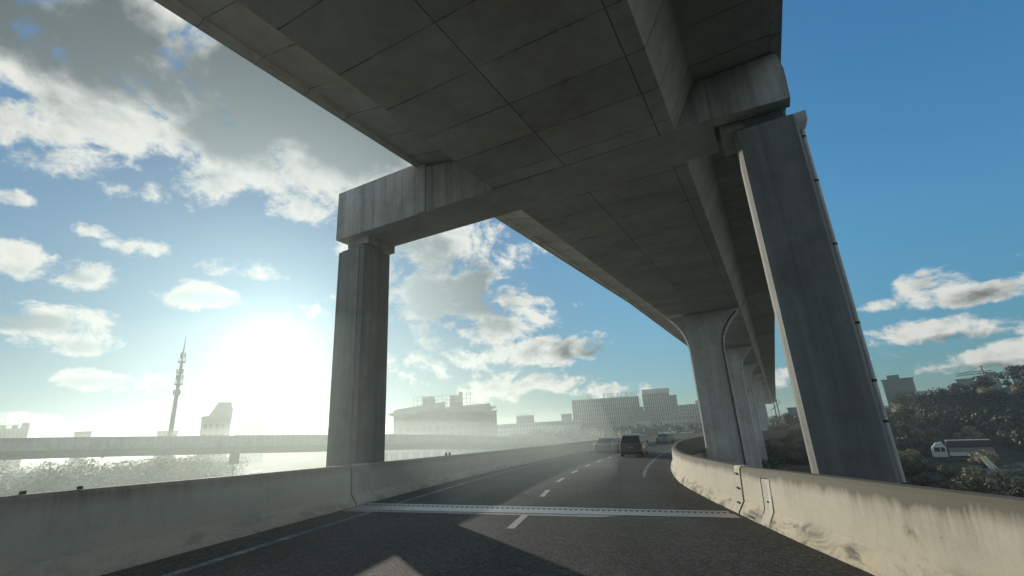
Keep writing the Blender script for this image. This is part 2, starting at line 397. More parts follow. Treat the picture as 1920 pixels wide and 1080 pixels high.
DARKS = [(60, 10, 460, 125, 1.25), (560, 190, 200, 115, 1.25), (650, 270, 150, 70, 1.0), (460, 255, 120, 70, 1.0), (40, 602, 105, 26, 1.2), (400, 562, 75, 15, .8), (240, 719, 120, 16, .9), (0, 300, 90, 60, .4), (430, 230, 70, 30, .5),
         (810, 545, 210, 85, 1.0), (790, 640, 120, 50, .6), (1090, 652, 105, 28, 1.), (880, 610, 100, 50, .5), (1860, 549, 90, 26, .95), (1820, 634, 120, 18, .8), (1870, 690, 120, 16, .7), (165, 652, 70, 16, .7), (95, 512, 70, 16, .6), (600, 596, 40, 10, .5), (770, 480, 130, 50, .7), (380, 150, 60, 26, .45)]
mk = union(CLOUDS); dk = t.m('MAXIMUM', union(DARKS), 0.)
out_f = t.sstep(t.vm('DOT_PRODUCT', dn, tuple(ray(960, 540))), .62, .40)     # outside the photograph: unseen clouds, cover raised to whiten the light in the shade
wild = t.m('SUBTRACT', t.m('MULTIPLY', t.m('SUBTRACT', big, .40), 6.), .1)
mk = t.m('MAXIMUM', t.m('MAXIMUM', mk, -1.2), t.m('SUBTRACT', t.m('MULTIPLY', t.m('ADD', wild, 1.2), out_f), 1.2))
body = t.m('ADD', t.m('MULTIPLY', mk, .95), t.m('MULTIPLY', t.m('SUBTRACT', n1, .54), 4.6))
cov = t.sstep(body, -.04, .62)
n5 = t.noise(P2, 3.6, 6., .58)
thick = t.m('ADD', t.m('MULTIPLY', body, t.lin(cosg, .40, .78, .42, .68)), t.m('MULTIPLY', dk, t.lin(n5, .36, .64, .35, 1.75)))
relief = t.m('MULTIPLY', t.m('SUBTRACT', n1, n2), 2.6)
shade = t.sstep(t.m('ADD', thick, t.m('MULTIPLY', relief, -1.)), .20, 1.3)
g8 = t.m('POWER', cosg, 6.); g60 = t.m('POWER', cosg, 70.); g400 = t.m('POWER', cosg, 420.)
def colr(f, c):
    n = t.new('ShaderNodeCombineColor')
    for i in range(3): t.put(n.inputs[i], t.m('MULTIPLY', f, c[i]) if not isinstance(f, float) else f * c[i])
    return n.outputs[0]
K = 1 / STR
g14 = t.m('POWER', cosg, 14.)
lit = colr(t.m('MULTIPLY', t.m('SUBTRACT', .62, t.m('MULTIPLY', g14, .24)), K), (1.0, 1.0, .93))
drk = colr(t.m('MULTIPLY', t.m('ADD', .065, t.m('MULTIPLY', g14, .36)), K), (.80, 1.0, 1.04))
ccol = t.mix(shade, lit, drk)
skyc = t.mix(1., sky.outputs[0], (.58, 1.46, 2.6), 'MULTIPLY')
skyc = t.mix(1., skyc, t.mix(t.sstep(cosg, .62, .985), (1., 1., 1.), (.17, .215, .23)), 'MULTIPLY')
skyc = t.vm('SCALE', skyc, t.sstep(sep.outputs[2], .0, .38, .62, 1.))
skyd = t.vm('ADD', (1., 1., 1.), t.vm('SCALE', skyc, STR * 1.25))
skyc = t.vm('DIVIDE', skyc, skyd)
# glow of the hazy air round the sun itself
glow = colr(t.m('MULTIPLY', t.m('ADD', t.m('ADD', t.m('MULTIPLY', t.m('POWER', cosg, 60.), .12), t.m('MULTIPLY', g400, .5)), t.m('ADD', t.m('MULTIPLY', t.m('POWER', cosg, 4.), .13), t.m('MULTIPLY', t.m('POWER', cosg, 20.), .17))), K), (.84, 1.0, .97))
full = t.mix(t.m('MULTIPLY', cov, .96), skyc, ccol)
full = t.mix(1., full, glow, 'ADD')
t.l.new(full, bg.inputs['Color'])

def air(name, dens, g=.62):
    hm = bpy.data.materials.new(name); hm.use_nodes = True; hn = hm.node_tree; hn.nodes.clear()
    ho = hn.nodes.new('ShaderNodeOutputMaterial'); pv = hn.nodes.new('ShaderNodeVolumePrincipled'); hn.links.new(pv.outputs[0], ho.inputs['Volume'])
    pv.inputs['Color'].default_value = (.88, 1., .94, 1); pv.inputs['Density'].default_value = dens; pv.inputs['Anisotropy'].default_value = g
    return hm
hz = MB().box(-1100, 1100, -1100, 1100, -26, 22)
def bank(c, rx, ry, rz_, rot):
    """flattened bank of road dust inside the haze"""
    n, m = 40, 20; cr, sr = math.cos(rot), math.sin(rot); i0 = len(hz.f); rings = []
    for i in range(1, m):
        a = math.pi * i / m; rings.append([(c[0] + rx * math.sin(a) * math.cos(2 * math.pi * k / n) * cr - ry * math.sin(a) * math.sin(2 * math.pi * k / n) * sr,
            c[1] + rx * math.sin(a) * math.cos(2 * math.pi * k / n) * sr + ry * math.sin(a) * math.sin(2 * math.pi * k / n) * cr, c[2] + rz_ * math.cos(a)) for k in range(n)])
    hz.loft(rings); return i0, len(hz.f)
ranges = [(bank((-40, 76, -8), 80, 50, 11, R(28)), .0044), (bank((-6.0, 26, -1.2), 11, 21, 6.5, R(-14)), .0085)]
hob = hz.build('haze', air('haze_air', .0007)); tag(hob, kind='stuff'); hob['label'] = 'thin pale dusty haze, thickest low on the left'
for k, ((i0, i1), dn_) in enumerate(ranges):
    hob.data.materials.append(air('dust_air', dn_, .40))
    for f in hob.data.polygons[i0:i1]: f.material_index = k + 1

# ------------------------------------------------------------------ ramp plan
def smooth_tab(tab, s):
    if s <= tab[0][0]: i = 0
    elif s >= tab[-1][0]: i = len(tab) - 2
    else: i = max(k for k in range(len(tab) - 1) if tab[k][0] <= s)
    if s <= tab[0][0] or s >= tab[-1][0] or i == 0 or i == len(tab) - 2:
        a, b = tab[i], tab[i + 1]; u = (s - a[0]) / (b[0] - a[0]); return a[1] + (b[1] - a[1]) * u
    p0, p1, p2, p3 = tab[i - 1:i + 3]; u = (s - p1[0]) / (p2[0] - p1[0]); h = p2[0] - p1[0]
    m1 = (p2[1] - p0[1]) / (p2[0] - p0[0]) * h; m2 = (p3[1] - p1[1]) / (p3[0] - p1[0]) * h
    return (2 * u**3 - 3 * u**2 + 1) * p1[1] + (u**3 - 2 * u**2 + u) * m1 + (-2 * u**3 + 3 * u**2) * p2[1] + (u**3 - u**2) * m2
K0 = R(.35); TH0 = R(9.3)
def axis(s):
    """point and heading of the ramp axis, a circular arc"""
    th = TH0 + K0 * s
    return .3 + (math.cos(TH0) - math.cos(th)) / K0, 13.3 + (math.sin(th) - math.sin(TH0)) / K0, th
ZL = [(-40, -.5), (-14, -1.31), (-8, -1.53), (-4, -1.68), (0, -1.82), (8, -2.07), (16, -2.30), (24, -2.50), (32, -2.67), (40, -2.81), (50, -2.99), (60, -3.16), (80, -3.5), (130, -4.4)]
ZR = [(-40, -.9), (-14, -1.74), (-8, -1.97), (-4, -2.12), (0, -2.31), (4, -2.38), (8, -2.45), (14, -2.56), (25, -2.76), (50, -3.2), (80, -3.75), (130, -4.7)]
WR = [(-40, 5.2), (-14, 5.15), (-8, 5.05), (-4, 5.0), (0, 5.05), (4, 4.85), (8, 4.7), (14, 4.8), (25, 5.15), (50, 5.4), (80, 5.6), (130, 5.6)]
HL = 5.15
def edge(s, side, off=0., dz=0.):
    """point on the road edge (side -1 left, +1 right), off metres outward"""
    x, y, th = axis(s); w = (HL if side < 0 else smooth_tab(WR, s)) + off
    z = smooth_tab(ZL if side < 0 else ZR, s)
    return Vector((x + side * w * math.cos(th), y - side * w * math.sin(th), z + dz))
def surf(s, f, dz=0.):
    """point on the road at fraction f from left edge to right edge"""
    a, b = edge(s, -1), edge(s, 1); p = a + (b - a) * f; p.z += dz; return p
def frange(a, b, d):
    n = max(1, int(round((b - a) / d))); return [a + (b - a) * i / n for i in range(n + 1)]

# road deck: one thick sheet
S0, S1 = -34., 118.
mb = MB(); rings = []
ss = frange(S0, S1, 1.)
for s in ss:
    a, b = edge(s, -1, .2), edge(s, 1, .2)
    n = 8
    rings.append([a + (b - a) * i / n for i in range(n + 1)] + [b + Vector((0, 0, -.35)), b + (a - b) * .25 + Vector((0, 0, -1.5)), a + (b - a) * .25 + Vector((0, 0, -1.5)), a + Vector((0, 0, -.35))])
mb.loft(rings, True, True, uvf=lambda i, j: (min(j, 8) / 8, ss[min(i, len(ss) - 1)]))
road = mb.build('road', M['asphalt']); tag(road, 'dark two lane asphalt ramp curving right under the viaduct', kind='structure')

def marking(s0, s1, f0, wid, name, m, ds=1.):
    mb = MB(); rr = []
    for s in frange(s0, s1, ds):
        wtot = (edge(s, 1) - edge(s, -1)).length
        f = f0(s) if callable(f0) else f0
        rr.append([surf(s, f - wid / 2 / wtot, .005), surf(s, f + wid / 2 / wtot, .005)])
    return mb.loft(rr, False, False).build(name, m, road, normals=False)
marking(S0, -1.02, .095, .16, 'edge_line', M['edge']); marking(.64, S1, .095, .16, 'edge_line', M['edge'])
fr = [(-40, .885), (-14, .885), (0, .885), (6, .87), (12, .865), (25, .87), (130, .88)]
marking(S0, -1.02, lambda s: smooth_tab(fr, s), .16, 'edge_line', M['edge']); marking(.64, S1, lambda s: smooth_tab(fr, s), .16, 'edge_line', M['edge'])
for px0, py0, px1, py1 in ((990, 993, 1010, 965), (1040, 928, 1055, 916), (1072, 898, 1083, 892), (1093, 881, 1103, 877)): pass
k = 0
for s0 in [-26.3, -20.9, -15.5, -10.2, -2.95, 2.9, 8.0, 12.9, 17.9, 23.1, 28.3, 33.6, 39, 44.4, 50, 55.6, 61, 67, 73, 79, 85, 91, 97, 103]:
    f = .49
    marking(s0, s0 + 2.0, f, .17, 'lane_dash', M['dash'])

# expansion joint at s = 0: two interlocking steel combs in mortar strips
ej = empty('expansion_joint', surf(0, .5), 0, 'bright steel comb expansion joint laid straight across the asphalt lanes', 'road joint')
ej_o = Vector(ej.location)
def jpt(ds, f, dz): return surf(ds, f, dz) - ej_o
def strip(s0, s1, dz, name, m, f0=.012, f1=.988):
    rr = [[jpt(s0, f, dz), jpt(s1, f, dz)] for f in frange(f0, f1, .05)]
    return MB().loft(rr, False, False).build(name, m, ej, normals=False)
strip(-1.0, .62, .003, 'mortar_bed', M['epoxy'])
strip(-.06, .34, .007, 'joint_gap', M['black'])
def comb_plate(sa, sb, sgn, name):
    mb = MB(); N = 70; f0, f1 = .014, .986
    for i in range(N):
        fa = f0 + (f1 - f0) * i / N; fb = f0 + (f1 - f0) * (i + 1) / N; fm = fa + (fb - fa) * .52
        def q(s_0, s_1, f_0, f_1):
            n = mb.add([jpt(s_0, f_0, .014), jpt(s_1, f_0, .014), jpt(s_1, f_1, .014), jpt(s_0, f_1, .014)]); mb.face((n, n + 1, n + 2, n + 3))
        q(sa, sb, fa, fb)
        if sgn > 0: q(sb, sb + .24, fa, fm)
        else: q(sa - .06, sa, fm + (fb - fm) * .12, fb - (fb - fm) * .12)
    return mb.build(name, M['steel'], ej, normals=False)
comb_plate(-.70, .0, 1, 'comb_plate'); comb_plate(.31, .50, -1, 'comb_plate')

# ------------------------------------------------------------------ ramp barriers
PROF = [(-.02, -.5), (0, .0), (.012, .06), (.165, .30), (.20, .92), (.215, 1.05), (.255, 1.10), (.43, 1.10), (.46, 1.06), (.46, -.45), (.30, -.75)]
def barrier(s0, s1, side, m, name, parent=None, ds=.5):
    acc = [0.]
    for a, b in zip(PROF[:-1], PROF[1:]): acc.append(acc[-1] + math.dist(a, b))
    acc = [a - acc[1] for a in acc]
    ss = frange(s0, s1, ds); rr = []
    for s in ss:
        x, y, th = axis(s)
        wob = .004 * math.sin(s * 2.1) + .003 * math.sin(s * 5.3)
        rr.append([edge(s, side, o + wob, h) for o, h in PROF])
    mb = MB(); mb.loft(rr, False, False, uvf=lambda i, j: (ss[min(i, len(ss) - 1)], acc[min(j, len(acc) - 1)]))
    for i in (0, -1):
        n = mb.add(rr[i]); mb.face([n + k for k in range(len(PROF))])
    o = mb.build(name, m, parent, smooth=28); return o
bl0 = empty('concrete_barrier', edge(-12, -1), 0, 'grey shaded concrete barrier in the near left, from the frame edge to the joint', 'barrier')
def par(o, p):
    o.parent = p; o.matrix_parent_inverse = Matrix.Translation(-Vector(p.location)); return o
par(barrier(S0, -.05, -1, M['bar_l'], 'wall'), bl0)
bl1 = empty('concrete_barrier', edge(12, -1), 0, 'hazy outer barrier of the ramp beyond the joint, sweeping behind the three cars', 'barrier')
par(barrier(.03, S1, -1, M['bar_l'], 'wall'), bl1)
# pale cover plate bridging the barrier gap
def cover(s0, s1, side, m, name, par_o, proud=.006, hs=None):
    rr = []
    pr = [(o, h) for o, h in PROF if -.01 <= h and o < .3][0:6]
    pr = [(0, .03), (.012, .06), (.165, .30), (.20, .92), (.215, 1.05), (.255, 1.10), (.43, 1.10)] if hs is None else hs
    for s in frange(s0, s1, .2): rr.append([edge(s, side, o - (proud if h < 1.06 else 0), h + (proud if h > 1.04 else 0)) for o, h in pr])
    mb = MB().loft(rr, False, False); o = mb.build(name, m, None, normals=False); return par(o, par_o)
cover(.045, 1.05, -1, M['panel'], 'cover_plate', bl1, .012)
cover(-.07, .06, -1, M['black'], 'joint_seal', bl1, 0, [(.03, .0), (.042, .06), (.195, .30), (.23, .92), (.245, 1.03), (.28, 1.07), (.43, 1.07)])
br0 = empty('concrete_barrier', edge(-8, 1), 0, 'sunlit stained concrete barrier in the near right foreground with a recessed hatch', 'barrier')
par(barrier(S0, -.05, 1, M['bar_r'], 'wall'), br0)
br1 = empty('concrete_barrier', edge(10, 1), 0, 'sunlit pale inner barrier curving away right beyond the road joint', 'barrier')
par(barrier(.05, S1, 1, M['bar_r'], 'wall'), br1)
SEAL = [(.03, .0), (.042, .06), (.195, .30), (.23, .92), (.245, 1.03), (.28, 1.07), (.43, 1.07)]
cover(-.07, .07, 1, M['black'], 'joint_seal', br1, 0, SEAL)
cover(.065, .55, 1, M['hatch'], 'cover_plate', br1, .006)
# three small dark clips on the cover plate
for h, o in ((.92, .20), (.58, .178), (.24, .13)):
    p = edge(.30, 1, o - .03, h); mb = MB(); x, y, th = axis(.3)
    d = Vector((math.sin(th), math.cos(th), -.02)); u = Vector((0, 0, 1)); n = d.cross(u)
    mb.prism([(-.11, -.012), (.03, -.02), (.11, -.03), (.11, .0), (.03, .028), (-.11, .01)], -.02, .02, axis='y')
    mb.v = [tuple(Vector(p) + d * a + u * c + n * b) for a, b, c in mb.v]
    par(mb.build('clip', M['rust']), br1)
# recessed access hatch with dark reveal, near right barrier
def on_face(s, h, proud):
    import bisect
    for (o0, h0), (o1, h1) in zip(PROF[1:-4], PROF[2:-3]):
        if h0 <= h <= h1: o = o0 + (o1 - o0) * (h - h0) / (h1 - h0); return edge(s, 1, o - proud, h)
def face_poly(pts, proud, name, m, parent):
    mb = MB(); n = mb.add([on_face(s, h, proud) for s, h in pts]); mb.face(range(n, n + len(pts))); return par(mb.build(name, m, normals=False), parent)
def face_band(ptsA, ptsB, proud, name, m, parent):
    mb = MB(); rr = [[on_face(*a, proud), on_face(*b, proud)] for a, b in zip(ptsA, ptsB)]
    mb.loft(rr, False, False); return par(mb.build(name, m, normals=False), parent)
hA, hB = -1.62, -2.16
hs = [.05, .12, .20, .29, .40, .60, .80, .93]
def sh(h): return -.05 * max(0, .30 - h) / .25
hat = face_band([(hA + sh(h), h) for h in hs], [(hB + sh(h), h) for h in hs], .004, 'hatch_panel', M['hatch'], br0)
face_band([(hA + .06 + sh(h), h) for h in hs[2:]], [(hA + sh(h), h) for h in hs[2:]], .007, 'hatch_gap', M['black'], br0)
face_band([(hB + sh(h), h) for h in hs[1:6]], [(hB - .03 + sh(h), h) for h in hs[1:6]], .007, 'hatch_gap', M['black'], br0)
face_poly([(hA + .06, .91), (hA + .06, .94), (hB + .06, .935), (hB + .06, .915)], .007, 'hatch_gap', M['black'], br0)
mb = MB(); p = on_face(-1.92, .47, .012); mb.tube([p, p + Vector((-.02, 0, 0))], .022, 8); par(mb.build('hatch_lock', M['rust']), br0)
# drain grate at the foot of the barrier
gt = empty('drain_grate', edge(-1.08, 1), 0, 'small barred drain outlet at the foot of the near right barrier', 'drain')
face_band([(-.72, .02), (-.72, .06), (-.72, .15)], [(-1.26, .02), (-1.26, .06), (-1.26, .15)], .004, 'opening', M['black'], gt)
mb = MB()
for i in range(10):
    sa = -.75 - .5 * i / 9
    n = mb.add([on_face(sa, .02, .012), on_face(sa - .028, .02, .012), on_face(sa - .028, .14, .012), on_face(sa, .14, .012)]); mb.face((n, n + 1, n + 2, n + 3))
par(mb.build('grate', M['hatch'], normals=False), gt)
face_band([(-.66, .145), (-.66, .185)], [(-1.28, .145), (-1.28, .185)], .010, 'frame', M['rust'], gt)
mb = MB(); a = surf(-.9, .975, .006); b = surf(-.9, .940, .006); c = surf(-1.5, .940, .006); d = surf(-1.5, .975, .006); n = mb.add([a, b, c, d]); mb.face((n, n + 1, n + 2, n + 3)); par(mb.build('sump_cover', M['epoxy'], normals=False), gt)
# small dark slot on the curved barrier
face_band([(14.2, .55), (14.2, .80)], [(14.5, .55), (14.5, .80)], .006, 'slot', M['black'], br1)

# little things on the left barrier
for i, s in enumerate((-8.9, -8.55, -8.22, -7.88, -7.2)):
    mb = MB(); p = edge(s, -1, .40, 1.10); mb.prism([(-.018, 0), (.018, 0), (.018, .03), (.008, .045), (-.018, .04)], -.03, .03, 'y'); mb.v = [tuple(Vector(v) + p) for v in mb.v]
    o = mb.build('barrier_stud', M['dkmetal']); tag(o, ['stud at the far left end of the row on the near barrier top', 'second small dark stud from the frame edge on the near left barrier', 'middle stud of the five on top of the near left barrier', 'fourth small stud from the left on the near barrier top', 'rightmost stud set apart from the others on the near left barrier'][i], 'stud', 'small studs on the near left barrier')
for i, (sA, lb) in enumerate(((8.3, 'small dark reflector on the left barrier top, nearer one of the pair'), (8.75, 'small dark reflector on the left barrier top, farther one of the pair'))):
    mb = MB(); p = edge(sA, -1, .36, 1.10); mb.prism([(-.05, 0), (.05, 0), (.05, .10), (.02, .14), (-.04, .12)], -.05, .05, 'y'); mb.v = [tuple(Vector(v) + p) for v in mb.v]
    o = mb.build('barrier_reflector', M['dkmetal']); tag(o, lb, 'reflector', 'reflector pair on the left barrier')

# ------------------------------------------------------------------ viaduct overhead
VA = R(28.26)                               # the deck runs along +y of this frame (x = v across, y = u along)
def prof_z(u):
    if u < 41: return .037 * (u - 11.4)
    if u < 140: return .037 * 29.6 + .006 * (u - 41)
    return .037 * 29.6 + .006 * 99 - .004 * (u - 140)
vd = empty('viaduct', (0, 0, 0), -VA, 'huge concrete box girder viaduct passing overhead along the right of the ramp', 'viaduct')
CS = -.022
def gz(v, z): return z
GIRD = [(-6.65, 7.54), (-.90, 7.41), (-.22, 8.70), (1.62, 8.72), (1.62, 8.66), (1.86, 8.67), (1.88, 9.00), (-9.88, 9.76), (-9.88, 9.47), (-9.62, 9.46), (-9.58, 9.55), (-7.35, 9.05)]
us = frange(-30, 41, 1.39) + frange(43.5, 420, 3.)
mb = MB(); mb.loft([[(v, u, z + prof_z(u)) for v, z in GIRD] for u in us]); mb.build('box_girder', M['soffit'], vd, smooth=25)
for v0, v1, zb, nm in ((-9.90, -9.55, 9.78, 'parapet'), (1.53, 1.90, 9.02, 'parapet')):
    mb = MB(); mb.loft([[(v0, u, zb + prof_z(u)), (v1, u, zb + prof_z(u)), (v1 - .05, u, zb + 1. + prof_z(u)), (v0 + .05, u, zb + 1. + prof_z(u))] for u in us[::2]])
    mb.build(nm, M['cap'], vd)

# portal frame carrying the deck across the ramp
pf = empty('portal_frame', (0, 0, 0), -VA, 'nearest concrete portal frame spanning the ramp with one pier on each side', 'portal frame')
UF, UB = 11.42, 13.20
mb = MB()
cap = [(-14.0, 7.60), (-12.5, 7.565), (0.02, 7.385), (0.02, 8.66), (-.23, 8.67), (-.9, 7.9), (-6.6, 7.9), (-7.5, 9.0), (-9.9, 9.46), (-9.93, 9.64), (-14.0, 9.70)]
mb.loft([[(v, u, z) for v, z in cap] for u in (UF, UB)])
mb.build('cap_beam', M['cap'], pf, bevel=.025)
mb = MB(); capr = [(.024, 7.385), (1.77, 7.26), (1.80, 8.12), (1.72, 8.655), (.024, 8.655)]
mb.loft([[(v, u, z) for v, z in capr] for u in (UF + .003, UF + .42)])
capr2 = [(.024, 7.66), (1.76, 7.60), (1.79, 8.12), (1.71, 8.655), (.024, 8.655)]
mb.loft([[(v, u, z) for v, z in capr2] for u in (UF + .424, UB - .004)])
mb.build('cap_end', M['cap'], pf, bevel=.02)
# end rib on the cap face where the deck edge sits
mb = MB(); mb.box(-9.80, -9.42, UF - .035, UF + .01, 7.54, 9.45); mb.build('face_rib', M['cap'], pf)
def pier(v0, v1, u0, u1, ztop, zbot, name, ch=.22, cut=None):
    """column with chamfered, recessed corners"""
    def ring(z, g=0): return [(v0 + ch + g, u0 + g, z), (v1 - ch - g, u0 + g, z), (v1 - ch - g, u0 + .035 + g, z), (v1 - g, u0 + .05 + g, z), (v1 - g, u1 - .05 - g, z), (v1 - ch - g, u1 - .035 - g, z), (v1 - ch - g, u1 - g, z), (v0 + ch + g, u1 - g, z), (v0 + ch + g, u1 - .035 - g, z), (v0 + g, u1 - .05 - g, z), (v0 + g, u0 + .05 + g, z), (v0 + ch + g, u0 + .035 + g, z)]
    if cut:
        a, b = cut
        def ring(z, g=0): return [(v0 + a + g, u0 + g, z), (v1 - a - g, u0 + g, z), (v1 - g, u0 + b, z), (v1 - g, u1 - b, z), (v1 - a - g, u1 - g, z), (v0 + a + g, u1 - g, z), (v0 + g, u1 - b, z), (v0 + g, u0 + b, z)]
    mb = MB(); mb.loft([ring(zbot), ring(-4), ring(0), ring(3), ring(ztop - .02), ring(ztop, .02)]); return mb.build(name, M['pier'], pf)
GZ = -9.
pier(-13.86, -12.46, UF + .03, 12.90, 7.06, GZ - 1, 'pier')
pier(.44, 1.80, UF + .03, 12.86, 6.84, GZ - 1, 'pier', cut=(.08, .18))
mb = MB(); mb.box(-13.62, -12.50, UF + .30, UB - .03, 7.24, 7.64); mb.build('bearing_plinth', M['cap'], pf)
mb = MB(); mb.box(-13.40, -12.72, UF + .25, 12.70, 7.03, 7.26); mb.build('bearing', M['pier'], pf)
mb = MB(); mb.box(.14, 1.66, UF + .50, UB - .06, 7.15, 7.68); mb.build('bearing_plinth', M['cap'], pf)
mb = MB(); mb.box(.70, 1.58, UF + .28, 12.6, 6.82, 7.17); mb.build('bearing', M['dkmetal'], pf)
# drain pipe down the right pier
pts = [(1.93, UF + .42, 7.0), (1.89, UF + .42, 6.7), (1.862, UF + .42, 6.2), (1.862, UF + .42, -10)]
dp = MB().tube(pts, .055, 12).build('drain_pipe', M['pipe'], pf, smooth=50)
DH = (-.07, .21)
mb = MB(); mb.loft([[(1.83, UF + .08, 6.98), (2.10, UF + .08, 6.98), (2.10, UF + .36, 6.98), (1.83, UF + .36, 6.98)], [(1.84, UF + .08, 6.72), (2.09, UF + .08, 6.72), (2.09, UF + .36, 6.72), (1.84, UF + .36, 6.72)], [(1.88, UF + .14, 6.55), (2.0, UF + .14, 6.55), (2.0, UF + .28, 6.55), (1.88, UF + .28, 6.55)]])
mb.v = [(x + DH[0], y + DH[1], z) for x, y, z in mb.v]; mb.build('hopper', M['pipe'], dp)
for z in (6.35, 5.15, 3.55, 1.75, .55, -.25, -1.4):
    mb = MB(); mb.tube([(1.862, UF + .42, z - .025), (1.862, UF + .42, z + .025)], .063, 12); mb.box(1.78, 1.83, UF + .38, UF + .46, z - .02, z + .02); mb.build('pipe_clamp', M['clamp'], dp)

# flared piers under the deck, farther along
def flared(u, ztop, first, label):
    hw = 1.30; c = -3.98
    p = empty('flared_pier', (0, 0, 0), -VA, label, 'pier', 'flared piers in line under the viaduct')
    prof = []
    zs = [-11, -6, -2, 1, 3, 4.4] + [4.4 + .25 * i for i in range(1, 16)]
    dz0 = ztop - 8.36
    rings = []; edgeR = []
    for z in zs:
        f = max(0, (z - 4.6) / (8.12 - 4.6)); f = min(1, f)
        fl = f ** 2.6
        l = c - hw - .02 * (z < 0) - fl * (6.62 - 3.98 - hw); r = c + hw + fl * (3.98 - .95 - hw)
        zz_ = z + dz0
        ch = .12
        rings.append([(l + ch, u - .85, zz_), (r - ch, u - .85, zz_), (r, u - .73, zz_), (r, u + .73, zz_), (r - ch, u + .85, zz_), (l + ch, u + .85, zz_), (l, u + .73, zz_), (l, u - .73, zz_)])
        edgeR.append((r, zz_))
    MB().loft(rings).build('column', M['pierfar'], p, smooth=30)
    # shallow groove panel on the face
    mb = MB()
    mb.loft([[(c - .42, u - .862, z0), (c - .36, u - .862, z0), (c - .36, u - .84, z0), (c - .42, u - .84, z0)] for z0 in (-10, 5 + dz0)])
    mb.loft([[(c + .36, u - .862, z0), (c + .42, u - .862, z0), (c + .42, u - .84, z0), (c + .36, u - .84, z0)] for z0 in (-10, 5 + dz0)])
    mb.build('face_batten', M['pierfar'], p)
    pipe = MB().tube([(r - .02, u - .93, z) for r, z in edgeR if z < ztop - .25], .07, 8).build('drain_pipe', M['clamp'] if first else M['pipe'], p, smooth=60)
    for k in range(3, len(edgeR) - 2, 3 if first else 6):
        r, z = edgeR[k]; MB().box(r - .11, r + .08, u - 1.0, u - .80, z - .03, z + .03).build('pipe_clamp', M['clamp'], pipe)
    return p
ords = ['nearest flared pier with dark drain pipe, standing just behind the ramp barrier', 'second flared pier, half hidden behind the nearest one', 'third flared pier of the row under the deck', 'fourth flared pier of the row, a thin sliver', 'fifth flared pier of the row, a thin sliver', 'sixth flared pier in the distance under the deck', 'farthest flared pier at the end of the row']
for i, u in enumerate((41., 66., 91.5, 117., 142.5, 168., 193.5)):
    flared(u, 7.48 + prof_z(u) + .02, i == 0, ords[i])
# cross joints of the deck over the flared piers
for u in (41.6, 66.6, 92.1, 117.6):
    mb = MB(); z = prof_z(u)
    mb.loft([[(v, uu, zq + z) for v, zq in ((-.93, 7.40), (-.90, 7.36), (-.19, 8.66), (1.85, 8.66), (1.85, 8.70), (-.22, 8.72))] for uu in (u - .06, u + .06)])
    o = mb.build('deck_joint', M['cap'], vd)

# hidden-from-the-road support of the ramp itself
for i, s in enumerate((-24, 22., 52., 84., 110.)):
    p = surf(s, .5); x, y, th = axis(s)
    mb = MB(); mb.loft([[(a, b, z) for a, b in ((-1.1 * k, -.7), (1.1 * k, -.7), (1.1 * k, .7), (-1.1 * k, .7))] for z, k in ((GZ - 1, 1.), (p.z - 2.6, 1.), (p.z - 1.45, 2.1))])
    o = mb.build('ramp_pier', M['pierfar']); o.location = (p.x, p.y, 0); o.rotation_euler = (0, 0, -th)
    tag(o, 'concrete pier under the curving ramp deck', 'pier', 'piers under the ramp deck')

# ------------------------------------------------------------------ terrain
def hill(x, y):
    """rise of the valley side on the right"""
    r = math.hypot(x, y); a = math.degrees(math.atan2(x, y))
    w = max(0., min(1., (a - 20) / 14)) * max(0., min(1., (150 - a) / 20))
    k = max(0., min(1., (r - 118) / 75)); k = k * k * (3 - 2 * k)
    far = max(0., min(1., (r - 190) / 300))
    crest = 6.0 + 7.5 * max(0, min(1, (a - 38) / 9)) + 1.2 * math.sin(x * .045) + .8 * math.sin(y * .06 + 1)
    return GZ + w * k * crest + w * far * 3 + (.35 * math.sin(x * .11) * math.sin(y * .13) if r > 25 else 0)
mb = MB(); N = 90
def gco(i):
    q = (i / N * 2 - 1); return (abs(q) ** 2.2) * 980 * (1 if q > 0 else -1)
idx = {}
for i in range(N + 1):
    for j in range(N + 1):
        x, y = gco(i) + 55, gco(j) + 70
        idx[i, j] = mb.add([(x, y, hill(x, y))])
for i in range(N):
    for j in range(N): mb.face((idx[i, j], idx[i + 1, j], idx[i + 1, j + 1], idx[i, j + 1]))
gnd = mb.build('ground', M['ground'], smooth=180, normals=False); tag(gnd, 'dark scrubby valley floor rising to a hillside on the right', kind='structure')

# road on the valley floor to the left, and a boulevard ahead
def ribbon(pts, wid, dz, name, m, parent=None, zf=None):
    rr = []
    for i, p in enumerate(pts):
        p = Vector(p); q = (Vector(pts[min(i + 1, len(pts) - 1)]) - Vector(pts[max(0, i - 1)])); q.z = 0; q.normalize(); n = Vector((q.y, -q.x, 0))
        rr.append([p - n * wid / 2 + Vector((0, 0, dz)), p + n * wid / 2 + Vector((0, 0, dz))])
    return MB().loft(rr, False, False).build(name, m, parent, normals=False)
vr = ribbon([(-160 + 20 * i, 60 + 9.5 * i + (i * i) * .12, GZ + .5) for i in range(18)], 13, 0, 'valley_road', M['asphalt']); tag(vr, 'pale hazy road on the valley floor left of the ramp', kind='structure')

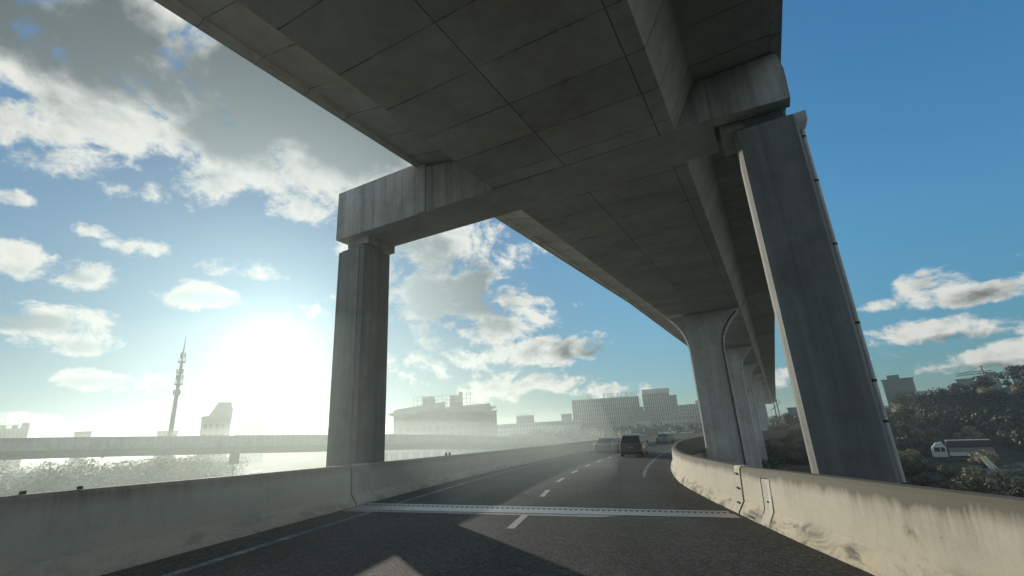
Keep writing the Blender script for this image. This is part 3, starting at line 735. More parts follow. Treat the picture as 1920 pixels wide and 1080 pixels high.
# ------------------------------------------------------------------ far viaduct on the left
fv = empty('far_viaduct', (-30, 70, 0), 0, 'long hazy viaduct crossing the left background under the sun', 'viaduct')
fo = Vector(fv.location)
fp = [(-110, 33, 3.9), (-85, 42, 3.1), (-59, 53.5, 2.31), (-45.7, 60.7, 1.71), (-29.7, 70, .88), (-16.2, 83.4, 0), (2.7, 105, -1.85), (24, 133, -4.2), (50, 168, -7.2)]
fpp = []
for i in range(len(fp) - 1):
    for k in range(4):
        u = k / 4; p0 = Vector(fp[max(i - 1, 0)]); p1 = Vector(fp[i]); p2 = Vector(fp[i + 1]); p3 = Vector(fp[min(i + 2, len(fp) - 1)])
        fpp.append(.5 * ((2 * p1) + (p2 - p0) * u + (2 * p0 - 5 * p1 + 4 * p2 - p3) * u * u + (-p0 + 3 * p1 - 3 * p2 + p3) * u**3))
fpp.append(Vector(fp[-1]))
def fv_ring(i, shape):
    p = fpp[i]; q = fpp[min(i + 1, len(fpp) - 1)] - fpp[max(i - 1, 0)]; q.z = 0; q.normalize(); n = Vector((q.y, -q.x, 0))
    return [p + n * a + Vector((0, 0, b)) - fo for a, b in shape]
sh_g = [(-.1, -1.0), (-.15, -1.45), (-2.2, -1.5), (-3.0, -2.4), (-6.5, -2.4), (-7.3, -1.5), (-9.4, -1.45), (-9.5, -1.0)]
MB().loft([fv_ring(i, sh_g) for i in range(len(fpp))]).build('box_girder', M['farconc'], fv, smooth=25)
for a in (0, -9.2):
    MB().loft([fv_ring(i, [(a, -1.02), (a, 0), (a - .3, 0), (a - .3, -1.02)]) for i in range(len(fpp))]).build('parapet', M['farconc'], fv, smooth=25)
for i in range(1, len(fpp) - 2):
    p = fpp[i]; az_ = math.degrees(math.atan2(p.x, p.y))
    if i not in (1, 4, 17, 18, 26, 30) or -50 < az_ < -23 or -16 < az_ < 1: continue
    q = fpp[i + 1] - fpp[i - 1]; n = Vector((q.y, -q.x, 0)).normalized(); c = p - n * 4.75 - fo
    MB().loft([[(c.x + a, c.y + b, z) for a, b in ((-.9, -.6), (.9, -.6), (.9, .6), (-.9, .6))] for z in (GZ - 1, p.z - 2.3)]).build('pier', M['farconc'], fv)

# ------------------------------------------------------------------ far buildings
def block(name, px0, px1, pyt, r, m, label, depth=14, storeys=0, bays=0, cat='building', base=GZ - 1, parent=None, win=None, side=True):
    """upright block whose front spans the two pixel columns at distance r, roof at pixel row pyt; windows as one mesh per storey band"""
    a = at(px0, pyt, r); b = at(px1, pyt, r); zt = (a.z + b.z) / 2
    a.z = b.z = 0; c = (a + b) / 2; w = (b - a).length; rz = math.atan2(b.y - a.y, b.x - a.x)
    root = empty(name, (c.x, c.y, base), rz, label, cat)
    H = zt - base
    MB().box(-w / 2, w / 2, 0, depth, 0, H).build('wall', m, root, bevel=.12)
    MB().box(-w / 2 - .25, w / 2 + .25, -.25, depth + .25, H, H + .5).build('roof_edge', m, root)
    if storeys:
        for k in range(storeys):
            z0 = H * (k + .28) / storeys; z1 = H * (k + .82) / storeys; mb = MB()
            for j in range(bays):
                x0 = -w / 2 + w * (j + .18) / bays; x1 = -w / 2 + w * (j + .82) / bays
                mb.box(x0, x1, -.10, .2, z0, z1)
            mb.build('window_band', win or M['farglass'], root)
    root['H'] = H; root['w'] = w
    return root
def extra(root, nm, m, boxes, bevel=0):
    mb = MB()
    for b in boxes: mb.box(*b)
    return mb.build(nm, m, root, bevel=bevel)

# left silhouettes
b = block('apartment_block', -60, 54, 806, 330, M['bld2'], 'long grey block at the far left edge above the hazy viaduct', 12, 5, 14)
H, w = b['H'], b['w']; extra(b, 'rooftop_hut', M['bld2'], [(w * .36, w * .495, 1, 8, H + .5, H + 3.0), (w * .2, w * .30, 1, 8, H + .5, H + 2), (0, w * .1, 1, 8, H + .5, H + 2.2)])
b = block('low_building', 140, 172, 811, 300, M['bldd'], 'small flat dark hut roof above the far viaduct, between block and mast', 9, 3, 5)
b = block('low_building', 295, 334, 810, 215, M['bld2'], 'low equipment house at the foot of the television mast', 8, 4, 4)
b = block('stepped_tower', 378, 434, 785, 190, M['bld2'], 'stubby tower block with a slanting stepped top left of the sun', 14)
H, w = b['H'], b['w']
MB().prism([(-w * .50, H + .4), (-w * .50, H + .9), (-w * .28, H + 1.0), (-w * .02, H + 5.4), (w * .44, H + 5.4), (w * .47, H + 3.8), (w * .52, H + 3.5), (w * .50, H - 1.0), (w * .46, H + .4)], -.3, 14, 'y').build('slanting_crown', M['bld2'], b)
for k in range(4):
    for j in range(4): extra(b, 'window', M['glass'], [(-w * .4 + j * w * .2, -w * .4 + j * w * .2 + .8, -.1, .2, H - 3. * k - 3.2, H - 3. * k - 1.8)])
extra(b, 'antenna', M['dkmetal'], [(w * .3, w * .3 + .09, 4, 4.09, H + 5.4, H + 9.5)])
b = block('grey_office', 441, 499, 800, 420, M['bld2'], 'pale hazy office block just right of the slanting tower', 14, 6, 10)
H, w = b['H'], b['w']; extra(b, 'rooftop_hut', M['bld2'], [(-w * .1, w * .12, 1, 8, H + .5, H + 2.2), (w * .15, w * .44, 1, 8, H + .5, H + 2.6)])
b = block('long_hall', 500, 640, 806, 520, M['bld2'], 'faint long hall behind the left pier at the horizon', 20, 4, 16)

# television mast
p = at(318, 822, 100); top = at(346, 628, 100)
tv = empty('television_mast', (p.x, p.y, GZ - 1), 0, 'tall tapering telecom mast with antenna rings left of the sun', 'mast')
HT = top.z - GZ + 1
MB().tube([(0, 0, 0), (0, 0, HT * .55), (0, 0, HT * .80), (0, 0, HT * .84)], [.58, .34, .24, .18], 12).build('shaft', M['bld2'], tv, smooth=50)
MB().tube([(0, 0, HT * .82), (0, 0, HT * .9), (0, 0, HT)], [.19, .11, .03], 8).build('spire', M['metal'], tv)
for k, (zf, rr) in enumerate(((.70, .62), (.83, .55))):
    mb = MB(); mb.tube([(0, 0, HT * zf), (0, 0, HT * zf + .2)], rr, 14)
    for j in range(8): a = j * math.pi / 4; mb.bar((math.cos(a) * rr, math.sin(a) * rr, HT * zf), (math.cos(a) * rr, math.sin(a) * rr, HT * zf + .8), .035)
    mb.build('antenna_platform', M['metal'], tv)
for k, (zf, rr, hh) in enumerate(((.64, .5, .9), (.73, .5, .9), (.765, .48, .8), (.86, .36, 1.))):
    for j in range(3):
        a = j * 2 * math.pi / 3 + k; x, y = math.cos(a) * rr, math.sin(a) * rr
        mb = MB(); mb.obox((x, y, HT * zf + hh / 2), .23, .14, hh, a); mb.bar((0, 0, HT * zf + hh / 2), (x, y, HT * zf + hh / 2), .06); mb.build('panel_antenna', M['metal'], tv)

# sign on a post beyond the left barrier
p = at(437, 880, 62)
pb = at(437, 870, 62); pt = at(438, 847, 62)
sg = empty('sign_board', (p.x, p.y, GZ), R(18), 'upright dark sign board on a thin post beyond the left barrier', 'sign')
zb, zt = pb.z - GZ, pt.z - GZ
MB().tube([(0, 0, 0), (0, 0, zt)], .06, 8).build('post', M['dkmetal'], sg)
MB().box(-.5, .5, -.09, -.03, zb, zt).build('panel', M['sign'], sg, bevel=.015)
MB().box(-.17, .17, -.09, -.03, zt + .03, zt + .22).build('lamp_cap', M['sign'], sg)
MB().box(-.48, .48, -.03, .0, zb + .3, zb + .36).box(-.48, .48, -.03, .0, zt - .36, zt - .30).build('bracket', M['dkmetal'], sg)

# arena with roof drums behind the left pier
a0 = block('arena_hall', 738, 918, 768, 200, M['bld2'], 'big hazy hall with overhanging flat roof and rooftop drums', 40, cat='hall')
H, w = a0['H'], a0['w']
MB().prism([(-w * .56, H - .8), (-w * .50, H - 1.9), (w * .03, H - .2), (w * .03, H + 3.0), (-w * .47, H + .7), (-w * .47, H - .4)], -4, 24, 'y').build('canopy_roof', M['bld2'], a0)
MB().prism([(w * .035, H - 1.3), (w * .46, H - 2.0), (w * .565, H - .3), (w * .565, H + .1), (w * .50, H + .3), (w * .50, H + 1.5), (w * .035, H + .7)], -3.4, 20, 'y').build('canopy_roof', M['bld2'], a0)
for cx in (-.16, .13):
    mb = MB(); mb.tube([(cx * w, 4, H + 1), (cx * w, 4, H + 5.6)], [2.1, 2.1], 14); mb.tube([(cx * w + 1.8, 0, H + 3.8), (cx * w + 1.8, 4, H + 3.8)], 1.75, 16); mb.build('roof_drum', M['bld2'], a0, smooth=40)
mb = MB(); mb.box(w * .18, w * .215, 2, 4, H + 1, H + 7.2); mb.build('roof_box', M['bld2'], a0)
mb = MB()
for i in range(15):
    x = -w * .30 + w * .60 * i / 14; mb.bar((x, 0, H + .6), (x, 0, H + 5.7 + (1. if i > 6 else 0)), .07)
for z in (2.3, 4., 5.6): mb.bar((-w * .30, 0, H + z), (w * .30, 0, H + z), .07)
mb.build('scaffold', M['dkmetal'], a0)
for k in range(4): extra(a0, 'window_band', M['farglass'], [(-w * .45 + j * w * .075, -w * .45 + j * w * .075 + w * .05, -.15, .2, 2.5 + k * 3., 4.2 + k * 3.) for j in range(12)])
b = block('arena_annex', 906, 931, 772, 196, M['bld2'], 'narrow annex at the right end of the big hazy hall', 20, 5, 4)
dm = at(775, 822, 170)
mb = MB(); rr = []
for i in range(9):
    a = math.pi * i / 8; rr.append([(-math.cos(a) * 34, 0, 10 + math.sin(a) * 7.5), (-math.cos(a) * 34, 26, 10 + math.sin(a) * 7.5)])
pts_ = [(-math.cos(math.pi * i / 12) * 17, 5.5 + math.sin(math.pi * i / 12) * 4.6) for i in range(13)]
b = empty('market_hall', (dm.x - 6, dm.y, GZ), R(12), 'low barrel roofed shed in front of the big hazy hall', 'hall')
MB().prism([(-17, 0)] + pts_ + [(17, 0)], 0, 30, 'y').build('barrel_roof', M['dome'], b, smooth=30)
for j in range(9): MB().box(-16 + j * 3.6, -13.6 + j * 3.6, -.15, .1, .6, 3.6).build('shutter', M['farglass'], b)
# middle low buildings
b = block('round_office', 968, 1001, 780, 380, M['bld2'], 'small flat topped office with thin roof rail in the centre distance', 14, 5, 7)
H, w = b['H'], b['w']; extra(b, 'roof_rail', M['metal'], [(-w * .5, w * .5, 0, .15, H + 1.6, H + 1.8)] + [(-w * .5 + w * i / 8, -w * .5 + w * i / 8 + .12, 0, .12, H + .5, H + 1.7) for i in range(9)])
b = block('low_terrace', 930, 1090, 793, 340, M['bld'], 'long low terrace of buildings across the centre distance', 14, 4, 26)
b = block('stepped_wing', 1052, 1072, 777, 345, M['bld2'], 'short stepped wing at the left end of the wide office slab', 12, 5, 4)
# wide ribbed slab with roof letters
def slab(px0, px1, pyt, r, label, bays, storeys, name='office_block'):
    b = block(name, px0, px1, pyt, r, M['bld'], label, 16)
    H, w = b['H'], b['w']
    for k in range(storeys):
        mb = MB()
        for j in range(bays): mb.box(-w / 2 + w * (j + .25) / bays, -w / 2 + w * (j + .75) / bays, -.12, .3, H * (k + .05) / storeys, H * (k + .95) / storeys)
        mb.build('window_band', M['glass'], b)
    mb = MB()
    for j in range(bays + 1):
        x = -w / 2 + w * j / bays; mb.box(x - .22, x + .22, -.45, -.125, 2, H - .3)
    mb.build('facade_fins', M['bld'], b)
    return b
def roof_letters(root, x0, x1, y, z, n, h):
    """illegible roof characters: stroke frames of boxes"""
    mb = MB(); w = (x1 - x0) / n; q = random.Random(n)
    for i in range(n):
        xa = x0 + w * i + w * .1; xb = xa + w * .8
        st = [(xa, xb, z + h * .88, z + h), (xa, xb, z + h * .45, z + h * .57), (xa, xb, z, z + h * .12)]
        vt = [(xa, xa + w * .13), ((xa + xb) / 2 - w * .06, (xa + xb) / 2 + w * .06), (xb - w * .13, xb)]
        for a, b_, c, d in q.sample(st, 2 + (i % 2)): mb.box(a, b_, y, y + .25, c, d)
        for a, b_ in q.sample(vt, 2): mb.box(a, b_, y - .004, y + .24, z - .8, z + h)
    return mb.build('roof_letters', M['letters'], root)
b = slab(1072, 1124, 750, 352, 'left half of the wide ribbed office slab, with a small roof sign', 13, 9); H, w = b['H'], b['w']; roof_letters(b, w * .02, w * .26, 1, H + 1.5, 3, 2.8)
b = slab(1124, 1197, 746, 350, 'right half of the wide ribbed slab, with a long line of roof letters', 19, 9, 'office_block'); H, w = b['H'], b['w']; roof_letters(b, -w * .42, w * .48, 1, H + 1.2, 8, 2.6)
b = block('link_wing', 1197, 1206, 764, 352, M['bld2'], 'narrow link between the ribbed slab and the square tower', 12, 6, 2)
b = slab(1204, 1254, 738, 330, 'square office tower with a louvred crown right of the ribbed slab', 12, 11, 'office_tower'); H, w = b['H'], b['w']
extra(b, 'crown_louvres', M['letters'], [(-w * .5 + w * i / 14, -w * .5 + w * i / 14 + w * .04, -.3, .1, H + .6, H + 2.8) for i in range(15)]); extra(b, 'crown', M['bld'], [(-w * .5, w * .5, .12, 15, H + .5, H + 3.2)])
a_ = block('tower_side_wing', 1254, 1268, 742, 336, M['bld2'], 'shaded receding side wing of the square office tower', 18, 11, 3)
b = slab(1268, 1350, 758, 380, 'pale slab block right of the square tower, cut by the flared pier', 18, 8, 'apartment_slab'); H, w = b['H'], b['w']; extra(b, 'rooftop_hut', M['bld'], [(-w * .05, w * .45, 2, 10, H + .5, H + 3)])
b = block('shop_podium', 1185, 1222, 772, 300, M['bldd'], 'dark low block with white signs at the foot of the tower', 10, 4, 5); H, w = b['H'], b['w']
roof_letters(b, -w * .3, w * .3, -.4, H * .55, 4, 1.6)
b = block('shop_podium', 1240, 1300, 780, 300, M['bld2'], 'low grey block in front of the pale slab, beside the flared pier', 10, 4, 8)

# hilltop buildings on the right
b = block('hill_apartments', 1652, 1712, 712, 270, M['bldd'], 'dark apartment block on the hilltop right of the near right pier', 16, 5, 9, base=-6); H, w = b['H'], b['w']; extra(b, 'rooftop_hut', M['bldd'], [(-w * .3, w * .1, 1, 8, H + .5, H + 2.2)])
b = block('hill_house', 1716, 1748, 735, 235, M['bldw'], 'small white house among the trees on the hillside', 8, 2, 3, base=-6)
b = block('hill_shed', 1792, 1826, 712, 300, M['bldd'], 'low dark shed on the ridge left of the first crane', 8, 2, 5, base=-6)
b = block('unfinished_building', 1830, 1872, 705, 300, M['bld2'], 'unfinished concrete building on the ridge under the first crane', 10, 2, 6, base=-6)
b = block('unfinished_building', 1893, 1960, 700, 290, M['bld2'], 'unfinished flat building on the ridge at the right frame edge', 10, 3, 8, base=-6)
def crane(px, pyb, pyt, r, px0, px1, slope, label, tip=2.):
    p = at(px, pyb, r); q = at(px, pyt, r); base = -6.
    rt = empty('tower_crane', (p.x, p.y, base), 0, label, 'crane', 'tower cranes on the ridge')
    H = q.z - base
    a = at(px0, pyt, r); b = at(px1, pyt, r); d = Vector((b.x - a.x, b.y - a.y, 0)); dl = Vector((a.x - p.x, a.y - p.y, 0)); dr = Vector((b.x - p.x, b.y - p.y, 0))
    mb = MB(); hw = .8
    for sx, sy in ((1, 1), (1, -1), (-1, 1), (-1, -1)): mb.bar((sx * hw, sy * hw, 0), (sx * hw, sy * hw, H), .16)
    z = 0
    while z < H - 2: mb.bar((-hw, -hw, z), (hw, -hw, z + 2), .1); mb.bar((hw, hw, z), (-hw, hw, z + 2), .1); mb.bar((-hw, hw, z), (-hw, -hw, z + 2), .1); z += 2
    mb.build('mast', M['dkmetal'], rt)
    jl = dl.length; ux = dl.normalized(); mb = MB(); zj = H - .6
    def J(t, dz): return Vector((ux.x * t, ux.y * t, zj + dz - slope * t))
    mb.bar(J(0, 0), J(jl, 0), .14); mb.bar(J(0, 1.2), J(jl, .9), .13)
    k = 0.
    while k < jl - 2: mb.bar(J(k, 0), J(k + 1, 1.1), .08); mb.bar(J(k + 1, 1.1), J(k + 2, 0), .08); k += 2
    mb.build('jib', M['dkmetal'], rt)
    mb = MB(); e = -dr.length
    def J2(t, dz): return Vector((ux.x * t, ux.y * t, zj + dz - slope * t))
    mb.bar(J2(0, 0), J2(e, 0), .18); mb.bar(J2(0, 1.1), J2(e, .7), .14); c = J2(e * .86, -.7); mb.obox(c, 2.6, 1.2, 1.8, math.atan2(ux.y, ux.x)); mb.build('counter_jib', M['dkmetal'], rt)
    mb = MB(); mb.bar((0, 0, H - .5), (0, 0, H + tip), .3); mb.bar((0, 0, H + tip), J(jl * .6, 1.1), .06); mb.bar((0, 0, H + tip), J2(e * .8, .8), .06); mb.obox((.9, .3, H - .8), 1.3, 1.3, 1.6); mb.build('cab', M['dkmetal'], rt)
    return rt
crane(1847, 708, 697, 300, 1790, 1862, .02, 'tower crane on the ridge with its jib pointing left, left one of two', 2.8)
crane(1903, 704, 698, 310, 1862, 1935, .02, 'tower crane at the right frame edge, right one of two', 3.2)
for px, pyt, r, lb in ((1457, 752, 260, 'thin pole crane behind the gap beside the right pier, left one'), (1463, 748, 270, 'taller thin pole crane behind the gap beside the right pier')):
    p = at(px, 785, r); q = at(px, pyt, r); z0 = GZ; mb = MB()
    o = empty('pole_crane', (p.x, p.y, z0), 0, lb, 'crane', 'thin pole cranes in the gap')
    h = q.z - z0; MB().bar((0, 0, 0), (0, 0, h), .28).build('mast', M['dkmetal'], o); mb.bar((-2.5, 0, h * .72), (2.0, 0, h * .9), .12); mb.bar((2., 0, h * .9), (0, 0, h), .07); mb.build('jib', M['dkmetal'], o)
b = block('gap_building', 1476, 1494, 766, 250, M['bldd'], 'small dark building on the ridge in the gap left of the right pier', 8, 3, 3, base=-6)
b = block('gap_house', 1441, 1447, 796, 190, M['bldw'], 'tiny white house among trees beside the far flared piers', 5, 1, 1)
b = block('gap_house', 1468, 1478, 803, 175, M['bldw'], 'small white house among trees just left of the right pier', 5, 1, 2)

# street lamps along the boulevard ahead
for i, (px, pyt, lb) in enumerate(((1036, 797, 'leftmost hazy street lamp beyond the ramp'), (1086, 796, 'second street lamp from the left beyond the ramp'), (1128, 794, 'street lamp behind the silver sedan'), (1161, 796, 'street lamp just left of the black car'), (1180, 796, 'street lamp behind the black car roof'), (1206, 796, 'rightmost street lamp beside the third car'))):
    p = at(px, pyt, 150 + 8 * i); o = empty('street_lamp', (p.x, p.y, GZ), R(-20), lb, 'street lamp', 'street lamps along the road ahead')
    h = p.z - GZ
    MB().tube([(0, 0, 0), (0, 0, h * .8), (.15, 0, h * .93), (.7, 0, h * .985), (1.5, 0, h)], [.12, .09, .08, .06, .05], 8).build('pole', M['metal'], o, smooth=60)
    MB().prism([(1.3, h - .05), (2.1, h + .02), (2.1, h + .09), (1.35, h + .10)], -.14, .14, 'y').build('lamp_head', M['metal'], o)

# ------------------------------------------------------------------ vegetation
def leaf_cloud(mb, clumps, n, size, seed, flat=1., bias=.22, jit=.42):
    q = random.Random(seed); tot = sum(c[3] ** 2 for c in clumps)
    for c in clumps:
        for _ in range(int(n * c[3] ** 2 / tot)):
            d = Vector((q.gauss(0, 1), q.gauss(0, 1), q.gauss(0, 1))).normalized(); k = c[3] * (q.random() ** bias) * q.uniform(.92, 1.05)
            p = Vector(c[:3]) + Vector((d.x * k, d.y * k, d.z * k * flat * .85))
            nrm = (d + Vector((q.gauss(0, jit), q.gauss(0, jit), q.gauss(.1, jit)))).normalized()
            a = nrm.cross(Vector((q.gauss(0, 1), q.gauss(0, 1), q.gauss(0, 1)))).normalized(); b = nrm.cross(a); s = size * q.uniform(.55, 1.3)
            i = mb.add([p - a * s, p + b * s * .6 + a * s * .1, p + a * s, p - b * s * .6 + a * s * .1]); mb.face((i, i + 1, i + 2, i + 3))
def crown_mesh(seed, w, h, n, size, ncl=10):
    q = random.Random(seed); cl = []
    for i in range(ncl):
        a = q.uniform(0, 6.28); rr = w * .5 * math.sqrt(q.random()) * .75; z = h * (.30 + .52 * (i / (ncl - 1)) * (1 - (rr / (w * .5)) ** 2 * .6))
        cl.append((math.cos(a) * rr, math.sin(a) * rr, z, w * q.uniform(.17, .28)))
    mb = MB(); leaf_cloud(mb, cl, n, size, seed, 1., .14, .26); return mb, cl
def make_tree(seed, w, h, leaf, n=1800, size=.28, name='broadleaf_tree'):
    rt = empty(name); mb, cl = crown_mesh(seed, w, h, n, size)
    mb.build('crown', leaf, rt, normals=False)
    t_ = MB(); t_.tube([(0, 0, -1), (.05, .03, h * .25), (.12, -.05, h * .5), (.1, .02, h * .75)], [.04 * h, .03 * h, .02 * h, .008 * h], 7)
    for c in cl[::2]: t_.tube([(.06, 0, h * .3), (c[0] * .5, c[1] * .5, (h * .3 + c[2]) / 2 + .2), (c[0], c[1], c[2])], [.014 * h, .009 * h, .003 * h], 5)
    t_.build('trunk', M['bark'], rt, smooth=60); return rt
def make_bush(seed, w, h, leaf, n=2200, size=.13):
    rt = empty('round_shrub'); q = random.Random(seed); cl = []
    for i in range(16):
        a = q.uniform(0, 6.28); rr = w * .5 * math.sqrt(q.random()) * .8; cl.append((math.cos(a) * rr, math.sin(a) * rr, h * q.uniform(.25, .82 - .35 * (rr / (w * .5)) ** 2), w * q.uniform(.11, .19)))
    mb = MB(); leaf_cloud(mb, cl, n, size, seed); mb.build('foliage', leaf, rt, normals=False)
    s_ = MB()
    for c in cl: s_.tube([(0, 0, -.3), (c[0] * .4, c[1] * .4, c[2] * .6), c[:3]], [.06, .04, .015], 5)
    s_.build('stem', M['bark'], rt); return rt
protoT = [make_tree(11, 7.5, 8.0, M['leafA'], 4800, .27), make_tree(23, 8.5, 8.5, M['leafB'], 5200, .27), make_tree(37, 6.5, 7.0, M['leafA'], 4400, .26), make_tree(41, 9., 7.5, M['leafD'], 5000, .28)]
protoB = [make_bush(5, 4.2, 2.8, M['leafB']), make_bush(6, 3.6, 2.6, M['leafA'])]
used = set()
def place(proto, px, pytop, r, hgt, label, group, sc=None, rz=None, cat='tree', base=None):
    i = id(proto); o = proto if i not in used else copy_tree(proto); used.add(i)
    p = at(px, pytop, r); g = hill(p.x, p.y) if base is None else base
    k = sc or max(.35, (p.z - g) / hgt)
    o.location = (p.x, p.y, g); kw = k * (1.12 if cat == 'tree' else 1.); o.scale = (kw * rnd.uniform(.95, 1.1), kw * rnd.uniform(.95, 1.1), k); o.rotation_euler = (0, 0, rnd.uniform(0, 6.28) if rz is None else rz)
    tag(o, label, cat, group); return o
GT = 'trees standing out on the right hillside'
TREES = [  # prototype, px, top row, distance, label
    (1, 1690, 731, 185, 'round sunlit tree on the ridge just right of the right pier'),
    (0, 1725, 748, 178, 'dark tree below the white hillside house'),
    (2, 1765, 728, 195, 'dark bushy tree on the ridge right of the white house'),
    (0, 1795, 716, 205, 'tall dark tree on the ridge below the low shed'),
    (3, 1838, 712, 210, 'broad dark tree on the ridge under the first crane'),
    (1, 1850, 722, 172, 'large pale olive tree high on the slope, lit from the left'),
    (1, 1912, 722, 168, 'pale olive tree at the right frame edge below the unfinished building'),
    (2, 1885, 712, 215, 'dark tree on the ridge between the two cranes'),
    (0, 1668, 772, 150, 'leafy tree hugging the right edge of the right pier, upper slope'),
    (3, 1700, 790, 138, 'grey green tree right of the pier, middle slope'),
    (2, 1780, 772, 160, 'very dark tree in the shaded middle of the slope'),
    (2, 1845, 768, 158, 'very dark tree below the large pale olive tree'),
    (0, 1900, 776, 150, 'dark tree in the middle slope at the right frame edge'),
    (0, 1740, 800, 132, 'leafy dark tree above the white truck cab'),
    (3, 1810, 800, 134, 'spreading tree behind the truck, upper right of its bed'),
    (2, 1880, 806, 128, 'low dark tree right of the truck, under the slope'),
    (1, 1692, 838, 92, 'pale tree low beside the right pier, left of the truck'),
    (0, 1722, 850, 84, 'big dark tree between the right pier and the truck cab'),
    (0, 1782, 868, 74, 'dark round tree directly in front of the white truck'),
    (2, 1735, 885, 66, 'dark tree just over the near right barrier, below the truck'),
    (1, 1500, 788, 140, 'golden tipped tree in the gap left of the right pier'),
    (0, 1470, 806, 122, 'grey green tree in the middle of the gap beside the right pier'),
    (1, 1445, 790, 150, 'pale tree peeping out right of the far flared piers'),
    (3, 1482, 775, 175, 'tree on the skyline of the gap left of the right pier'),
    (2, 1452, 822, 104, 'dark tree low in the gap beside the farther flared piers'),
    (2, 1500, 818, 100, 'dark tree low in the gap, touching the right pier'),
]
for k, px, py, r, lb in TREES: place(protoT[k], px, py, r, (8.0, 8.5, 7.0, 7.5)[k], lb, GT)
place(protoB[0], 1858, 892, 60, 2.8, 'pale round shrub above the near right barrier, right of the truck', 'shrubs on the right valley floor', 1.25, cat='shrub')
place(protoB[1], 1800, 908, 62, 2.6, 'smaller shrub left of the pale round shrub by the barrier', 'shrubs on the right valley floor', .9, cat='shrub')
place(protoB[0], 1843, 850, 96, 2.8, 'leafy shrub hiding the tail of the truck, by the pale slab', 'shrubs on the right valley floor', .95, cat='shrub')
place(protoB[1], 1905, 930, 52, 2.6, 'dark shrub at the right frame edge above the barrier', 'shrubs on the right valley floor', 1.1, cat='shrub')

# woods and scrub that read as one mass
def wood(name, spots, leaf, size, per, label):
    mb = MB()
    for k, (x, y, z, w, h) in enumerate(spots):
        q = random.Random(k * 7 + len(spots)); cl = []
        for i in range(7):
            a = q.uniform(0, 6.28); rr = w * .5 * math.sqrt(q.random()) * .8; cl.append((x + math.cos(a) * rr, y + math.sin(a) * rr, z + h * q.uniform(.25, .85), w * q.uniform(.22, .34)))
        leaf_cloud(mb, cl, per, size, k + 100)
    o = mb.build(name, leaf, normals=False); tag(o, label, kind='stuff'); return o
sp = []
for _ in range(330):
    a = R(rnd.uniform(25, 70)); r = rnd.uniform(118, 215); x, y = math.sin(a) * r, math.cos(a) * r; w = rnd.uniform(4.5, 8); h = rnd.uniform(3.0, 6.0)
    sp.append((x, y, hill(x, y) - .5, w, h))
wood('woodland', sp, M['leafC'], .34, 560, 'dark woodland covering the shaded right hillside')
sp = []
for _ in range(130):
    a = R(rnd.uniform(25, 62)); r = rnd.uniform(40, 118)
    if 39 < math.degrees(a) < 52 and 72 < r < 118: continue
    x, y = math.sin(a) * r, math.cos(a) * r
    if r < 62 and math.degrees(a) < 44: continue
    sp.append((x, y, hill(x, y) - .3, rnd.uniform(2.5, 5), rnd.uniform(1., 2.6)))
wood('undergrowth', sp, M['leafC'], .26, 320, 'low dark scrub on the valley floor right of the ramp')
sp = []
for _ in range(110):
    a = R(rnd.uniform(-60, -31)); r = rnd.uniform(84, 125); x, y = math.sin(a) * r, math.cos(a) * r; hmax = -GZ - r * .024 if r < 78 else 8.4; sp.append((x, y, GZ, rnd.uniform(5, 9), hmax * rnd.uniform(.8, 1.04)))
wood('shrubbery', sp, M['leafC'], .26, 620, 'hazy mottled trees seen below the far viaduct on the left')
sp = []
for _ in range(80):
    a = R(rnd.uniform(-2, 24)); r = rnd.uniform(185, 275); x, y = math.sin(a) * r, math.cos(a) * r; sp.append((x, y, GZ, rnd.uniform(7, 11), rnd.uniform(5, 8.2)))
wood('treeline', sp, M['leafA'], .6, 320, 'hazy belt of trees in front of the office blocks')

